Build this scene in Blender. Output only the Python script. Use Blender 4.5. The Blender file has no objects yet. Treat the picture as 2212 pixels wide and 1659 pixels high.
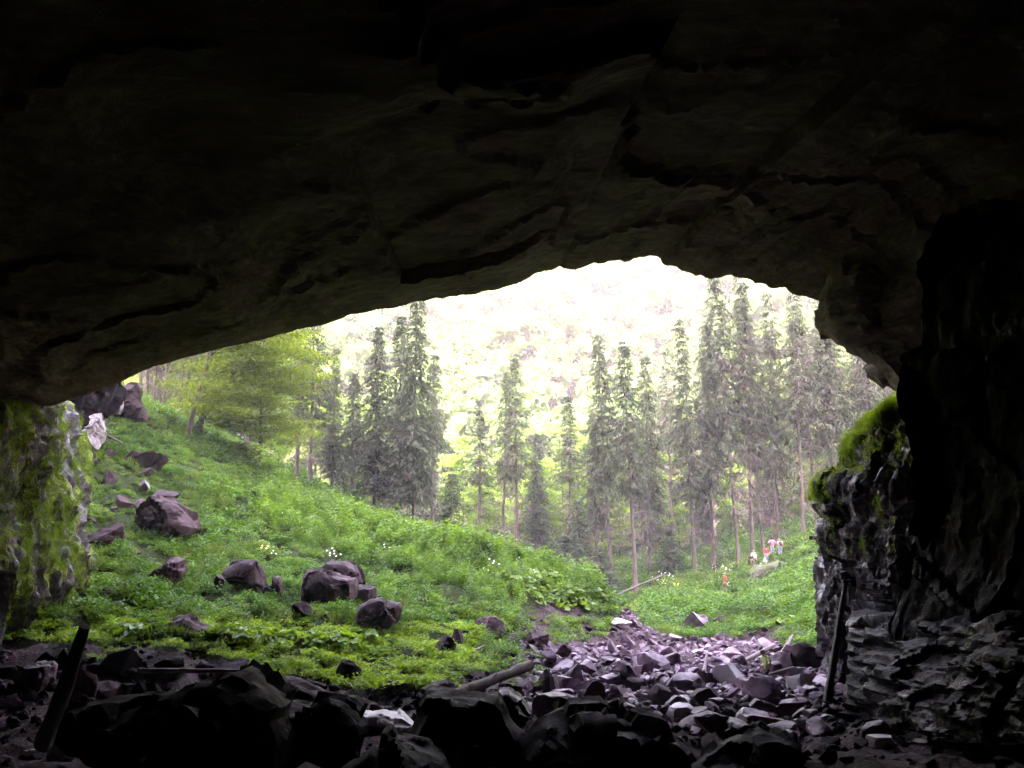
import bpy, bmesh, math, random
import numpy as np
from mathutils import Vector, Matrix

R = math.radians
scene = bpy.context.scene
C = scene.collection

# ------------------------------------------------------------------ camera
W, H = 2212.0, 1659.0          # pixel frame the layout was measured in
LENS = 35.0
F = W * LENS / 36.0
PITCH = R(10.0)
EYE = np.array([0.0, 0.0, 7.0])
cam_d = bpy.data.cameras.new('camera')
cam_d.lens = LENS
cam_d.sensor_width = 36.0
cam_d.clip_start = 0.1
cam_d.clip_end = 3000.0
cam = bpy.data.objects.new('camera', cam_d)
C.objects.link(cam)
cam.location = EYE
cam.rotation_euler = (R(90) + PITCH, 0, 0)
scene.camera = cam

# ------------------------------------------------------------------ sky, sun, exposure
SUN_EL, SUN_AZ = R(48.0), R(186.0)        # azimuth clockwise from +Y: the sun stands behind the cave mountain
wd = bpy.data.worlds.new('World')
scene.world = wd
wd.use_nodes = True
wn = wd.node_tree.nodes
wl = wd.node_tree.links
wn.clear()
sky = wn.new('ShaderNodeTexSky')
sky.sky_type = 'NISHITA'
sky.sun_disc = False
sky.sun_elevation = SUN_EL
sky.sun_rotation = SUN_AZ
sky.air_density = 3.0
sky.dust_density = 6.0
sky.ozone_density = 0.0
bgn = wn.new('ShaderNodeBackground')
bgn.inputs['Strength'].default_value = 0.15
won = wn.new('ShaderNodeOutputWorld')
wl.new(sky.outputs[0], bgn.inputs[0])
wl.new(bgn.outputs[0], won.inputs[0])

sun_d = bpy.data.lights.new('sun', 'SUN')
sun_d.energy = 2.6
sun_d.angle = R(0.5)
sun_d.color = (1.0, 0.94, 0.84)
sun = bpy.data.objects.new('sun', sun_d)
C.objects.link(sun)
sdir = Vector((math.sin(SUN_AZ) * math.cos(SUN_EL), math.cos(SUN_AZ) * math.cos(SUN_EL), math.sin(SUN_EL)))
sun.rotation_euler = sdir.to_track_quat('Z', 'Y').to_euler()
sun.location = (0, -40, 120)

scene.view_settings.view_transform = 'Standard'
scene.view_settings.look = 'None'
scene.view_settings.gamma = 1.0
scene.view_settings.exposure = 5.05
scene.view_settings.use_curve_mapping = False
scene.view_settings.use_white_balance = True          # the camera's own cast: slightly magenta
scene.view_settings.white_balance_temperature = 6500
scene.view_settings.white_balance_tint = 42
scene.render.engine = 'CYCLES'
cy = scene.cycles
cy.max_bounces = 6
cy.diffuse_bounces = 3
cy.glossy_bounces = 2
cy.transmission_bounces = 4
cy.transparent_max_bounces = 4
cy.volume_bounces = 0
cy.use_denoising = True
cy.sample_clamp_indirect = 6.0
cy.caustics_reflective = False
cy.caustics_refractive = False

# ------------------------------------------------------------------ projection helpers
CP, SP = math.cos(PITCH), math.sin(PITCH)

def ray(px, py):
    a = (np.asarray(px, float) - W / 2) / F
    b = (H / 2 - np.asarray(py, float)) / F
    y = CP - b * SP
    z = SP + b * CP
    return np.stack([a / y, np.ones_like(a), z / y], -1)

def at(px, py, d):
    return EYE + ray(px, py) * np.asarray(d, float)[..., None]

def proj(P):
    P = np.asarray(P, float) - EYE
    f = P[..., 1] * CP + P[..., 2] * SP
    u = -P[..., 1] * SP + P[..., 2] * CP
    f = np.where(f < 0.1, 0.1, f)
    return W / 2 + P[..., 0] / f * F, H / 2 - u / f * F

# ------------------------------------------------------------------ noise
_rs = np.random.RandomState(7)
_perm = np.concatenate([_rs.permutation(256)] * 3)
_grad = _rs.normal(size=(256, 3))
_grad /= np.linalg.norm(_grad, axis=1)[:, None]

def perlin(p):
    p = np.asarray(p, float)
    i = np.floor(p).astype(np.int64)
    f = p - i
    i &= 255
    u = f * f * f * (f * (f * 6 - 15) + 10)
    res = 0.0
    for dx in (0, 1):
        wx = u[..., 0] if dx else 1 - u[..., 0]
        for dy in (0, 1):
            wy = u[..., 1] if dy else 1 - u[..., 1]
            for dz in (0, 1):
                wz = u[..., 2] if dz else 1 - u[..., 2]
                h = _perm[_perm[_perm[(i[..., 0] + dx) & 255] + ((i[..., 1] + dy) & 255)] + ((i[..., 2] + dz) & 255)]
                g = _grad[h]
                d = g[..., 0] * (f[..., 0] - dx) + g[..., 1] * (f[..., 1] - dy) + g[..., 2] * (f[..., 2] - dz)
                res = res + wx * wy * wz * d
    return res * 1.6

def fbm(p, octv=4, lac=2.05, gain=0.5):
    p = np.asarray(p, float)
    s, a = 0.0, 1.0
    for k in range(octv):
        s = s + a * perlin(p + 17.3 * k)
        p = p * lac
        a *= gain
    return s

def ridge(p, octv=4):
    p = np.asarray(p, float)
    s, a = 0.0, 1.0
    for k in range(octv):
        s = s + a * (1 - np.abs(perlin(p + 9.1 * k)) * 2)
        p = p * 2.1
        a *= 0.5
    return s - 1.0

def cells(p):
    """blocky noise: a value and its distance to the border for the nearest jittered cell"""
    p = np.asarray(p, float)
    i = np.floor(p).astype(np.int64)
    best = np.full(p.shape[:-1], 1e9)
    second = best.copy()
    val = np.zeros(p.shape[:-1])
    for dx in (-1, 0, 1):
        for dy in (-1, 0, 1):
            for dz in (-1, 0, 1):
                c = i + np.array([dx, dy, dz])
                h = _perm[_perm[_perm[c[..., 0] & 255] + (c[..., 1] & 255)] + (c[..., 2] & 255)]
                j = c + 0.5 + _grad[h] * 0.42
                d = ((p - j) ** 2).sum(-1)
                near = d < best
                second = np.where(near, best, np.minimum(second, d))
                val = np.where(near, h / 255.0, val)
                best = np.where(near, d, best)
    return val, np.sqrt(second) - np.sqrt(best)

def facets(p, tilt=0.8):
    """fractured rock: every jittered cell is a block of its own height with its own tilted face"""
    p = np.asarray(p, float)
    i = np.floor(p).astype(np.int64)
    best = np.full(p.shape[:-1], 1e9)
    val = np.zeros(p.shape[:-1])
    for dx in (-1, 0, 1):
        for dy in (-1, 0, 1):
            for dz in (-1, 0, 1):
                c = i + np.array([dx, dy, dz])
                h = _perm[_perm[_perm[c[..., 0] & 255] + (c[..., 1] & 255)] + (c[..., 2] & 255)]
                j = c + 0.5 + _grad[h] * 0.42
                e = p - j
                d = (e ** 2).sum(-1)
                near = d < best
                val = np.where(near, h / 255.0 - 0.5 + tilt * (e * _grad[(h * 7 + 13) & 255]).sum(-1), val)
                best = np.where(near, d, best)
    return val

# ------------------------------------------------------------------ mesh helpers
def mesh_np(name, v, f, smooth=False, sharp=None):
    v = np.ascontiguousarray(v, dtype=np.float32)
    f = np.ascontiguousarray(f, dtype=np.int32)
    me = bpy.data.meshes.new(name)
    me.vertices.add(len(v))
    me.vertices.foreach_set('co', v.ravel())
    n, k = f.shape
    me.loops.add(n * k)
    me.loops.foreach_set('vertex_index', f.ravel())
    me.polygons.add(n)
    me.polygons.foreach_set('loop_start', np.arange(0, n * k, k, dtype=np.int32))
    if smooth:
        me.polygons.foreach_set('use_smooth', np.ones(n, dtype=bool))
    else:
        me.polygons.foreach_set('use_smooth', np.zeros(n, dtype=bool))
    me.update()
    me.validate()
    if sharp is not None:
        me.set_sharp_from_angle(angle=R(sharp))
    return me

def obj(name, me, mat=None, parent=None):
    if mat is not None and len(me.materials) == 0:
        me.materials.append(mat)
    o = bpy.data.objects.new(name, me)
    C.objects.link(o)
    if parent is not None:
        o.parent = parent
    return o

def tag(o, label=None, cat=None, group=None, kind=None):
    if label: o['label'] = label
    if cat: o['category'] = cat
    if group: o['group'] = group
    if kind: o['kind'] = kind
    return o

def empty(name, loc=(0, 0, 0), rz=0.0):
    o = bpy.data.objects.new(name, None)
    o.empty_display_size = 0.3
    C.objects.link(o)
    o.location = loc
    o.rotation_euler = (0, 0, rz)
    return o

def grid_faces(nu, nv):
    a = np.arange(nu * nv).reshape(nu, nv)
    return np.stack([a[:-1, :-1], a[1:, :-1], a[1:, 1:], a[:-1, 1:]], -1).reshape(-1, 4)

def grid_normals(G):
    du = np.gradient(G, axis=0)
    dv = np.gradient(G, axis=1)
    n = np.cross(du, dv)
    return n / (np.linalg.norm(n, axis=-1, keepdims=True) + 1e-9)

def attr(me, name, vals):
    a = me.attributes.new(name, 'FLOAT', 'POINT')
    a.data.foreach_set('value', np.ascontiguousarray(vals, dtype=np.float32).ravel())

def resample(pts, n):
    pts = np.asarray(pts, float)
    s = np.concatenate([[0], np.cumsum(np.linalg.norm(np.diff(pts, axis=0), axis=1))])
    t = np.linspace(0, s[-1], n)
    return np.stack([np.interp(t, s, pts[:, k]) for k in range(pts.shape[1])], -1)

# ------------------------------------------------------------------ materials
def nodes(name):
    m = bpy.data.materials.new(name)
    m.use_nodes = True
    nt = m.node_tree
    nt.nodes.clear()
    return m, nt.nodes, nt.links

def tex_noise(N, L, vec, scale, detail=6.0, rough=0.55, dist=0.0):
    t = N.new('ShaderNodeTexNoise')
    t.inputs['Scale'].default_value = scale
    t.inputs['Detail'].default_value = detail
    t.inputs['Roughness'].default_value = rough
    t.inputs['Distortion'].default_value = dist
    if vec is not None:
        L.new(vec, t.inputs['Vector'])
    return t.outputs['Fac']

def ramp(N, L, fac, stops):
    r = N.new('ShaderNodeValToRGB')
    e = r.color_ramp.elements
    while len(e) > 1:
        e.remove(e[-1])
    for k, (p, c) in enumerate(stops):
        el = e[0] if k == 0 else e.new(p)
        el.position = p
        el.color = (*c, 1.0) if len(c) == 3 else c
    L.new(fac, r.inputs['Fac'])
    return r.outputs['Color']

def g3(v):
    return (v, v, v)

def mixc(N, L, fac, a, b):
    m = N.new('ShaderNodeMix')
    m.data_type = 'RGBA'
    if isinstance(fac, (int, float)): m.inputs[0].default_value = fac
    else: L.new(fac, m.inputs[0])
    for k, x in ((6, a), (7, b)):
        if isinstance(x, tuple): m.inputs[k].default_value = (*x, 1.0)
        else: L.new(x, m.inputs[k])
    return m.outputs[2]

def math_n(N, L, op, a, b=None, clamp=False):
    m = N.new('ShaderNodeMath')
    m.operation = op
    m.use_clamp = clamp
    for k, x in ((0, a), (1, b)):
        if x is None: continue
        if isinstance(x, (int, float)): m.inputs[k].default_value = x
        else: L.new(x, m.inputs[k])
    return m.outputs[0]

def bump(N, L, h, strength, dist):
    b = N.new('ShaderNodeBump')
    b.inputs['Strength'].default_value = strength
    b.inputs['Distance'].default_value = dist
    L.new(h, b.inputs['Height'])
    return b.outputs['Normal']

def principled(N, L, col, rough, normal=None, spec=0.5):
    p = N.new('ShaderNodeBsdfPrincipled')
    if isinstance(col, tuple): p.inputs['Base Color'].default_value = (*col, 1)
    else: L.new(col, p.inputs['Base Color'])
    if isinstance(rough, (int, float)): p.inputs['Roughness'].default_value = rough
    else: L.new(rough, p.inputs['Roughness'])
    p.inputs['Specular IOR Level'].default_value = spec
    if normal is not None: L.new(normal, p.inputs['Normal'])
    return p.outputs[0]

def out(N, L, sh):
    o = N.new('ShaderNodeOutputMaterial')
    L.new(sh, o.inputs['Surface'])

def geo_pos(N):
    return N.new('ShaderNodeNewGeometry').outputs['Position']

def mat_rock(name, dark, mid, light, rough=(0.35, 0.75), bscale=3.0, bstr=0.6, bdist=0.06, strata=None, moss=None, spec=0.5, rnd=0.25, wet=None):
    m, N, L = nodes(name)
    pos = geo_pos(N)
    mp = N.new('ShaderNodeMapping')
    L.new(pos, mp.inputs['Vector'])
    if strata:
        mp.inputs['Scale'].default_value = strata
        mp.inputs['Rotation'].default_value = (0.25, 0.15, 0.1)
    v = mp.outputs[0]
    big = tex_noise(N, L, v, 0.5, 4)
    fine = tex_noise(N, L, v, bscale, 8, 0.62, 0.4)
    vfine = tex_noise(N, L, pos, bscale * 5.3, 5, 0.6)
    mixf = math_n(N, L, 'ADD', math_n(N, L, 'MULTIPLY', big, 0.45), math_n(N, L, 'MULTIPLY', fine, 0.55))
    col = ramp(N, L, mixf, [(0.34, dark), (0.5, mid), (0.66, light)])
    if rnd:
        oi = N.new('ShaderNodeObjectInfo')
        hs = N.new('ShaderNodeHueSaturation')
        val = math_n(N, L, 'ADD', math_n(N, L, 'MULTIPLY', oi.outputs['Random'], rnd * 2), 1.0 - rnd)
        L.new(val, hs.inputs['Value'])
        L.new(col, hs.inputs['Color'])
        col = hs.outputs['Color']
    rg = ramp(N, L, tex_noise(N, L, pos, 1.7, 4), [(0.35, g3(rough[0])), (0.65, g3(rough[1]))])
    hgt = math_n(N, L, 'ADD', fine, math_n(N, L, 'MULTIPLY', vfine, 0.35))
    if moss:
        cover, up, mcol = moss
        geo = N.new('ShaderNodeNewGeometry')
        sx = N.new('ShaderNodeSeparateXYZ')
        L.new(geo.outputs['Normal'], sx.inputs[0])
        mm = N.new('ShaderNodeMapping')
        mm.inputs['Scale'].default_value = (1.3, 1.3, 0.35)
        L.new(pos, mm.inputs['Vector'])
        n1 = tex_noise(N, L, mm.outputs[0], 0.9, 6, 0.6, 0.3)
        f = math_n(N, L, 'ADD', n1, math_n(N, L, 'MULTIPLY', sx.outputs[2], up))
        at_ = N.new('ShaderNodeAttribute')
        at_.attribute_name = 'moss'
        f = math_n(N, L, 'ADD', f, math_n(N, L, 'SUBTRACT', at_.outputs['Fac'], 1.0))
        mf = ramp(N, L, f, [(cover, g3(0)), (cover + 0.07, g3(1))])
        mc = ramp(N, L, tex_noise(N, L, pos, 6, 5), [(0.3, tuple(x * 0.45 for x in mcol)), (0.6, mcol), (0.8, tuple(x * 1.35 for x in mcol))])
        col = mixc(N, L, mf, col, mc)
        rg = mixc(N, L, mf, rg, g3(0.95))
        hgt = math_n(N, L, 'ADD', hgt, math_n(N, L, 'MULTIPLY', mf, tex_noise(N, L, pos, 14, 3)))
    sh = principled(N, L, col, rg, bump(N, L, hgt, bstr, bdist), spec)
    if wet:
        film = ramp(N, L, tex_noise(N, L, pos, wet[1], 5, 0.65, 0.5), [(wet[0], g3(spec)), (wet[0] + 0.06, g3(wet[2]))])
        L.new(film, sh.node.inputs['Specular IOR Level'])
    out(N, L, sh)
    return m

def mat_leaf(name, dark, light, trans=0.4, rough=0.55, warm=None, scale=0.35):
    m, N, L = nodes(name)
    oi = N.new('ShaderNodeObjectInfo')
    geo = N.new('ShaderNodeNewGeometry')
    n = tex_noise(N, L, geo.outputs['Position'], scale, 3)
    n2 = tex_noise(N, L, geo.outputs['Position'], 9.0, 2)
    f = math_n(N, L, 'ADD', math_n(N, L, 'MULTIPLY', n, 0.5), math_n(N, L, 'MULTIPLY', oi.outputs['Random'], 0.25))
    f = math_n(N, L, 'ADD', f, math_n(N, L, 'MULTIPLY', n2, 0.3))
    stops = [(0.3, dark), (0.7, light)]
    if warm: stops.append((0.82, warm))
    col = ramp(N, L, f, stops)
    p = principled(N, L, col, rough, None, 0.35)
    t = N.new('ShaderNodeBsdfTranslucent')
    hs = N.new('ShaderNodeHueSaturation')
    hs.inputs['Hue'].default_value = 0.485
    hs.inputs['Saturation'].default_value = 1.1
    hs.inputs['Value'].default_value = 1.25
    L.new(col, hs.inputs['Color'])
    L.new(hs.outputs[0], t.inputs['Color'])
    mx = N.new('ShaderNodeMixShader')
    mx.inputs[0].default_value = trans
    L.new(p, mx.inputs[1])
    L.new(t.outputs[0], mx.inputs[2])
    out(N, L, mx.outputs[0])
    return m

def mat_bark(name, dark, light, sc=(3, 3, 0.5), rough=0.85):
    m, N, L = nodes(name)
    tc = N.new('ShaderNodeTexCoord').outputs['Object']
    mp = N.new('ShaderNodeMapping')
    mp.inputs['Scale'].default_value = sc
    L.new(tc, mp.inputs['Vector'])
    n = tex_noise(N, L, mp.outputs[0], 3.0, 6, 0.65)
    n2 = tex_noise(N, L, tc, 0.6, 3)
    f = math_n(N, L, 'ADD', math_n(N, L, 'MULTIPLY', n, 0.65), math_n(N, L, 'MULTIPLY', n2, 0.35))
    col = ramp(N, L, f, [(0.35, dark), (0.65, light)])
    out(N, L, principled(N, L, col, rough, bump(N, L, n, 0.7, 0.03), 0.3))
    return m

def mat_plain(name, a, b=None, scale=8.0, rough=0.8):
    m, N, L = nodes(name)
    tc = N.new('ShaderNodeTexCoord').outputs['Object']
    n = tex_noise(N, L, tc, scale, 4)
    col = ramp(N, L, n, [(0.35, a), (0.65, b or tuple(x * 1.15 for x in a))])
    out(N, L, principled(N, L, col, rough, bump(N, L, n, 0.2, 0.01), 0.3))
    return m

MOSS = (0.085, 0.125, 0.012)
M = {}
M['cave'] = mat_rock('cave_limestone', (0.03, 0.019, 0.017), (0.1, 0.066, 0.059), (0.2, 0.143, 0.13), (0.65, 0.95), 2.4, 1.0, 0.2, (0.3, 0.9, 2.6), rnd=0, spec=0.12)
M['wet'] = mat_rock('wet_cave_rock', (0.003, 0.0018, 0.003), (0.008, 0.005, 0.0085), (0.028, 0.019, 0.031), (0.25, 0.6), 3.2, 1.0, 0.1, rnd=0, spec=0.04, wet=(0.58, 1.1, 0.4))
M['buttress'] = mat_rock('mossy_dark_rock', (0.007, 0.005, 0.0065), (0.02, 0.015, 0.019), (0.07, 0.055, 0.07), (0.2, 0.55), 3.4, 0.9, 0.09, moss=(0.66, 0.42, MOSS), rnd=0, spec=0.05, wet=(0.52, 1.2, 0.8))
M['pillar'] = mat_rock('mossy_pale_rock', (0.02, 0.015, 0.022), (0.075, 0.06, 0.083), (0.24, 0.205, 0.27), (0.3, 0.7), 3.0, 0.9, 0.09, moss=(0.5, 0.12, (0.17, 0.24, 0.02)), rnd=0)
M['boulder'] = mat_rock('boulder_rock', (0.016, 0.0085, 0.010), (0.04, 0.0235, 0.027), (0.11, 0.068, 0.076), (0.6, 0.9), 2.5, 0.8, 0.06, spec=0.1)
M['stream'] = mat_rock('stream_rock', (0.04, 0.023, 0.034), (0.108, 0.066, 0.093), (0.28, 0.19, 0.25), (0.3, 0.7), 2.5, 0.8, 0.05, rnd=0.5, spec=0.15, wet=(0.56, 1.3, 0.5))
M['dark'] = mat_rock('shade_dark_rock', (0.003, 0.0016, 0.0025), (0.008, 0.0045, 0.0065), (0.022, 0.014, 0.02), (0.55, 0.85), 2.5, 1.0, 0.06, spec=0.04, wet=(0.62, 1.3, 0.4))  # the darkness inside the cave is put into this near-black colour
M['pale'] = mat_rock('pale_glint_limestone', (0.3, 0.27, 0.3), (0.45, 0.41, 0.45), (0.58, 0.55, 0.58), (0.5, 0.8), 2.0, 0.7, 0.08)  # pale stone; its light colour also stands in for glints on wet rocks
M['mossrock'] = mat_rock('moss_grown_rock', (0.03, 0.024, 0.024), (0.06, 0.052, 0.045), (0.11, 0.095, 0.085), (0.5, 0.9), 3, 0.7, 0.06, moss=(0.62, 0.3, (0.05, 0.085, 0.015)))
M['herb'] = mat_leaf('herb_leaf', (0.014, 0.052, 0.007), (0.08, 0.2, 0.02), 0.42, warm=(0.15, 0.27, 0.028))
M['herb2'] = mat_leaf('pale_herb_leaf', (0.034, 0.09, 0.011), (0.14, 0.275, 0.03), 0.42, warm=(0.21, 0.34, 0.045))
M['rim'] = mat_leaf('bright_herb_leaf', (0.08, 0.16, 0.013), (0.24, 0.4, 0.035), 0.45, warm=(0.3, 0.45, 0.055))
M['grass'] = mat_leaf('grass_blade', (0.07, 0.12, 0.02), (0.19, 0.27, 0.05), 0.35)
M['broad'] = mat_leaf('broad_leaf', (0.08, 0.16, 0.02), (0.17, 0.3, 0.035), 0.45, 0.4)
M['moss'] = mat_leaf('moss_tuft', (0.06, 0.11, 0.008), (0.22, 0.36, 0.03), 0.35, 0.9, scale=1.2)
M['lobe'] = mat_rock('lit_limestone', (0.06, 0.044, 0.04), (0.17, 0.13, 0.118), (0.33, 0.27, 0.25), (0.6, 0.9), 2.4, 1.0, 0.15, (0.5, 0.8, 2.2), rnd=0, spec=0.15)  # lighter copy of the cave limestone: the lobe's lit look as colour
M['moss2'] = mat_leaf('bright_moss_tuft', (0.07, 0.13, 0.01), (0.21, 0.33, 0.025), 0.35, 0.9, scale=1.2)
M['spur'] = mat_rock('dull_pale_limestone', (0.1, 0.08, 0.09), (0.2, 0.17, 0.19), (0.34, 0.3, 0.33), (0.5, 0.8), 2.0, 0.9, 0.1)
M['maple'] = mat_leaf('maple_leaf', (0.07, 0.12, 0.01), (0.2, 0.29, 0.02), 0.5, warm=(0.28, 0.35, 0.03))
M['beech'] = mat_leaf('beech_leaf', (0.07, 0.15, 0.018), (0.18, 0.31, 0.04), 0.5, warm=(0.25, 0.35, 0.05))
M['farleaf'] = mat_leaf('hillside_leaf', (0.024, 0.06, 0.01), (0.075, 0.142, 0.022), 0.25, scale=0.06)
M['needle'] = mat_leaf('spruce_needle', (0.024, 0.038, 0.02), (0.062, 0.09, 0.045), 0.2, 0.7)
M['dead'] = mat_leaf('dead_twig', (0.085, 0.065, 0.07), (0.17, 0.135, 0.145), 0.15, 0.9)
M['bark'] = mat_bark('spruce_bark', (0.075, 0.062, 0.062), (0.2, 0.17, 0.172))
M['bark2'] = mat_bark('dark_bark', (0.035, 0.028, 0.025), (0.11, 0.09, 0.085))
M['log'] = mat_bark('fallen_log', (0.09, 0.065, 0.065), (0.25, 0.19, 0.19), (0.5, 3, 3))
M['wetlog'] = mat_bark('damp_log', (0.025, 0.018, 0.018), (0.075, 0.055, 0.058), (3, 3, 0.5), 0.5)

def mat_ground():
    m, N, L = nodes('ground_soil')
    pos = geo_pos(N)
    a = N.new('ShaderNodeAttribute')
    a.attribute_name = 'green'
    n = tex_noise(N, L, pos, 0.9, 6)
    n2 = tex_noise(N, L, pos, 7, 6, 0.6)
    soil = ramp(N, L, n2, [(0.3, (0.02, 0.013, 0.013)), (0.55, (0.055, 0.038, 0.04)), (0.75, (0.14, 0.105, 0.11))])
    grn = ramp(N, L, n2, [(0.3, (0.012, 0.018, 0.006)), (0.6, (0.028, 0.042, 0.01)), (0.8, (0.05, 0.07, 0.018))])
    f = math_n(N, L, 'ADD', a.outputs['Fac'], math_n(N, L, 'MULTIPLY', math_n(N, L, 'SUBTRACT', n, 0.5), 0.9))
    col = mixc(N, L, ramp(N, L, f, [(0.4, g3(0)), (0.6, g3(1))]), soil, grn)
    out(N, L, principled(N, L, col, 0.9, bump(N, L, n2, 0.9, 0.12), 0.08))
    return m
M['ground'] = mat_ground()

# ------------------------------------------------------------------ terrain
ctrl_px = [
    # px, py, depth
    (0, 1640, 27), (600, 1640, 27.5), (1100, 1650, 27), (1600, 1640, 28), (2100, 1600, 27),
    (0, 1540, 31), (300, 1560, 31), (700, 1560, 32), (1100, 1580, 32), (1400, 1570, 33), (1750, 1560, 33),
    (60, 1470, 34.5), (300, 1480, 35), (600, 1490, 36), (900, 1510, 36.5), (1050, 1500, 38), (1300, 1520, 38), (1650, 1505, 41),
    (0, 1402, 36.5), (150, 1408, 36.5), (300, 1415, 37), (450, 1425, 37.5), (600, 1440, 38.5), (760, 1462, 39), (900, 1475, 39.5),
    (0, 1376, 38.5), (150, 1380, 38.5), (300, 1387, 39), (450, 1395, 39.5), (600, 1410, 41), (760, 1430, 42), (920, 1440, 43),
    (100, 1340, 41), (300, 1330, 43), (600, 1330, 46.5), (900, 1370, 47), (1060, 1400, 47.5),
    (300, 1240, 49), (300, 1150, 54), (240, 1050, 58), (225, 960, 63), (240, 890, 70), (320, 905, 74),
    (600, 1250, 53), (600, 1150, 63), (640, 1078, 76), (430, 960, 76), (520, 1020, 75),
    (760, 1120, 75), (900, 1300, 53), (900, 1190, 72), (880, 1165, 82),
    (1000, 1330, 52), (1100, 1300, 56), (1100, 1240, 69), (1180, 1254, 65), (1240, 1270, 63), (1288, 1302, 61), (1312, 1352, 59.5), (1240, 1345, 57.5),
    (1312, 1386, 57.5), (1235, 1394, 54), (1150, 1395, 50.5), (1130, 1440, 44.5), (1200, 1420, 48),
    (1340, 1343, 72), (1420, 1372, 63), (1550, 1380, 60), (1700, 1410, 53), (1400, 1450, 47), (1600, 1440, 48), (1750, 1470, 44),
    (1400, 1330, 76), (1480, 1335, 72), (1480, 1312, 76), (1680, 1352, 61), (1690, 1320, 66), (1740, 1340, 60), (1750, 1385, 53),
    (1565, 1290, 86), (1600, 1300, 80), (1660, 1246, 89), (1660, 1215, 95), (1750, 1175, 95), (1760, 1250, 80), (1850, 1200, 80),
    (1330, 1278, 94), (1250, 1262, 98), (1380, 1288, 92), (1440, 1250, 98), (1500, 1195, 108), (1600, 1190, 108), (1700, 1130, 112), (1850, 1045, 115),
    (1100, 1228, 98), (960, 1180, 96), (700, 1070, 95), (440, 940, 92), (330, 890, 92),
]
cp = np.array([at(a, b, c) for a, b, c in ctrl_px])
anch = np.array([(-30, 0, 5.2), (0, 0, 5.2), (25, 0, 5.2), (-30, 14, 3.6), (0, 14, 3.4), (25, 14, 3.6), (40, 40, 3), (45, 70, 6),
                 (-45, 45, 9), (-60, 70, 20), (-75, 100, 27), (-75, 130, 27), (-35, 130, 17), (-5, 130, 8), (20, 130, 6.0),
                 (45, 130, 13), (75, 130, 22), (75, 100, 18), (60, 80, 12)], float)
hollow = np.array([(*at(px_, 1250.0, d_)[:2], z_) for px_, d_, z_ in ((1130, 80, 4.2), (1200, 76, 3.3), (1200, 86, 3.2), (1262, 74, 2.8), (1265, 84, 2.8), (1305, 70, 2.5), (1315, 80, 2.7), (1050, 84, 5.4))])
cp = np.concatenate([cp, anch, hollow])
_n = len(cp)

def _phi(r2):
    return np.where(r2 > 1e-9, 0.5 * r2 * np.log(r2 + 1e-12), 0.0)

_K = _phi(((cp[:, None, :2] - cp[None, :, :2]) ** 2).sum(-1)) + np.eye(_n) * 2.0
_P = np.concatenate([np.ones((_n, 1)), cp[:, :2]], 1)
_A = np.zeros((_n + 3, _n + 3))
_A[:_n, :_n] = _K
_A[:_n, _n:] = _P
_A[_n:, :_n] = _P.T
_w = np.linalg.solve(_A, np.concatenate([cp[:, 2], np.zeros(3)]))

def ground_base(x, y):
    x = np.asarray(x, float)
    y = np.asarray(y, float)
    xc = np.clip(x, -70, 70)
    yc = np.clip(y, 0, 130)
    shp = xc.shape
    q = np.stack([xc.ravel(), yc.ravel()], -1)
    z = np.empty(len(q))
    for k in range(0, len(q), 20000):
        s = q[k:k + 20000]
        r2 = ((s[:, None, :] - cp[None, :, :2]) ** 2).sum(-1)
        z[k:k + 20000] = _phi(r2) @ _w[:_n] + _w[_n] + s @ _w[_n + 1:]
    z = z.reshape(shp)
    t = (y - 128.0) / 6.0
    hill = np.where(t > 30, t, np.log1p(np.exp(np.clip(t, -30, 30)))) * 6.0
    hill = np.where(hill > 105, 105 + 20 * np.tanh((hill - 105) / 60), hill)
    z = z + hill * (0.80 + 0.0012 * np.clip(np.abs(x - 10), 0, 150)) + 0.12 * np.clip(np.abs(x) - 70, 0, 200)
    return z

NOGRASS = np.array([(-900, 1400), (0, 1386), (200, 1392), (300, 1400), (420, 1410), (520, 1432), (580, 1462), (640, 1470), (760, 1490), (900, 1490),
                    (960, 1496), (1010, 1462), (1080, 1442), (1125, 1440), (1100, 1412), (1060, 1396), (1120, 1380), (1190, 1395), (1290, 1390), (1318, 1356),
                    (1322, 1330), (1340, 1314), (1386, 1312), (1384, 1334), (1400, 1356), (1450, 1380), (1540, 1380), (1620, 1376), (1690, 1392), (1800, 1405), (2600, 1420), (2600, 3000), (-900, 3000)], float)

def in_poly(px, py, poly):
    inside = np.zeros(np.shape(px), bool)
    j = len(poly) - 1
    for i in range(len(poly)):
        xi, yi = poly[i]
        xj, yj = poly[j]
        cond = ((yi > py) != (yj > py)) & (px < (xj - xi) * (py - yi) / (yj - yi + 1e-12) + xi)
        inside ^= cond
        j = i
    return inside

def ground_z(x, y):
    x = np.asarray(x, float)
    y = np.asarray(y, float)
    z = ground_base(x, y)
    p = np.stack([x, y, np.zeros_like(x)], -1)
    near = np.clip((130 - y) / 20, 0, 1)
    z = z + near * (0.42 * fbm(p * 0.33, 3) + 0.3 * fbm(p * 1.0 + 5, 3)) + (1 - near) * 3.0 * fbm(p * 0.02, 3)
    return z

def axis(lo, hi, flo, fhi, fine, grow=1.12, big=9.0):
    mid = list(np.arange(flo, fhi, fine))
    a, s = flo, fine
    left = []
    while a > lo:
        s = min(s * grow, big)
        a -= s
        left.append(a)
    b, s = mid[-1], fine
    right = []
    while b < hi:
        s = min(s * grow, big)
        b += s
        right.append(b)
    return np.array(left[::-1] + mid + right)

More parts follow.
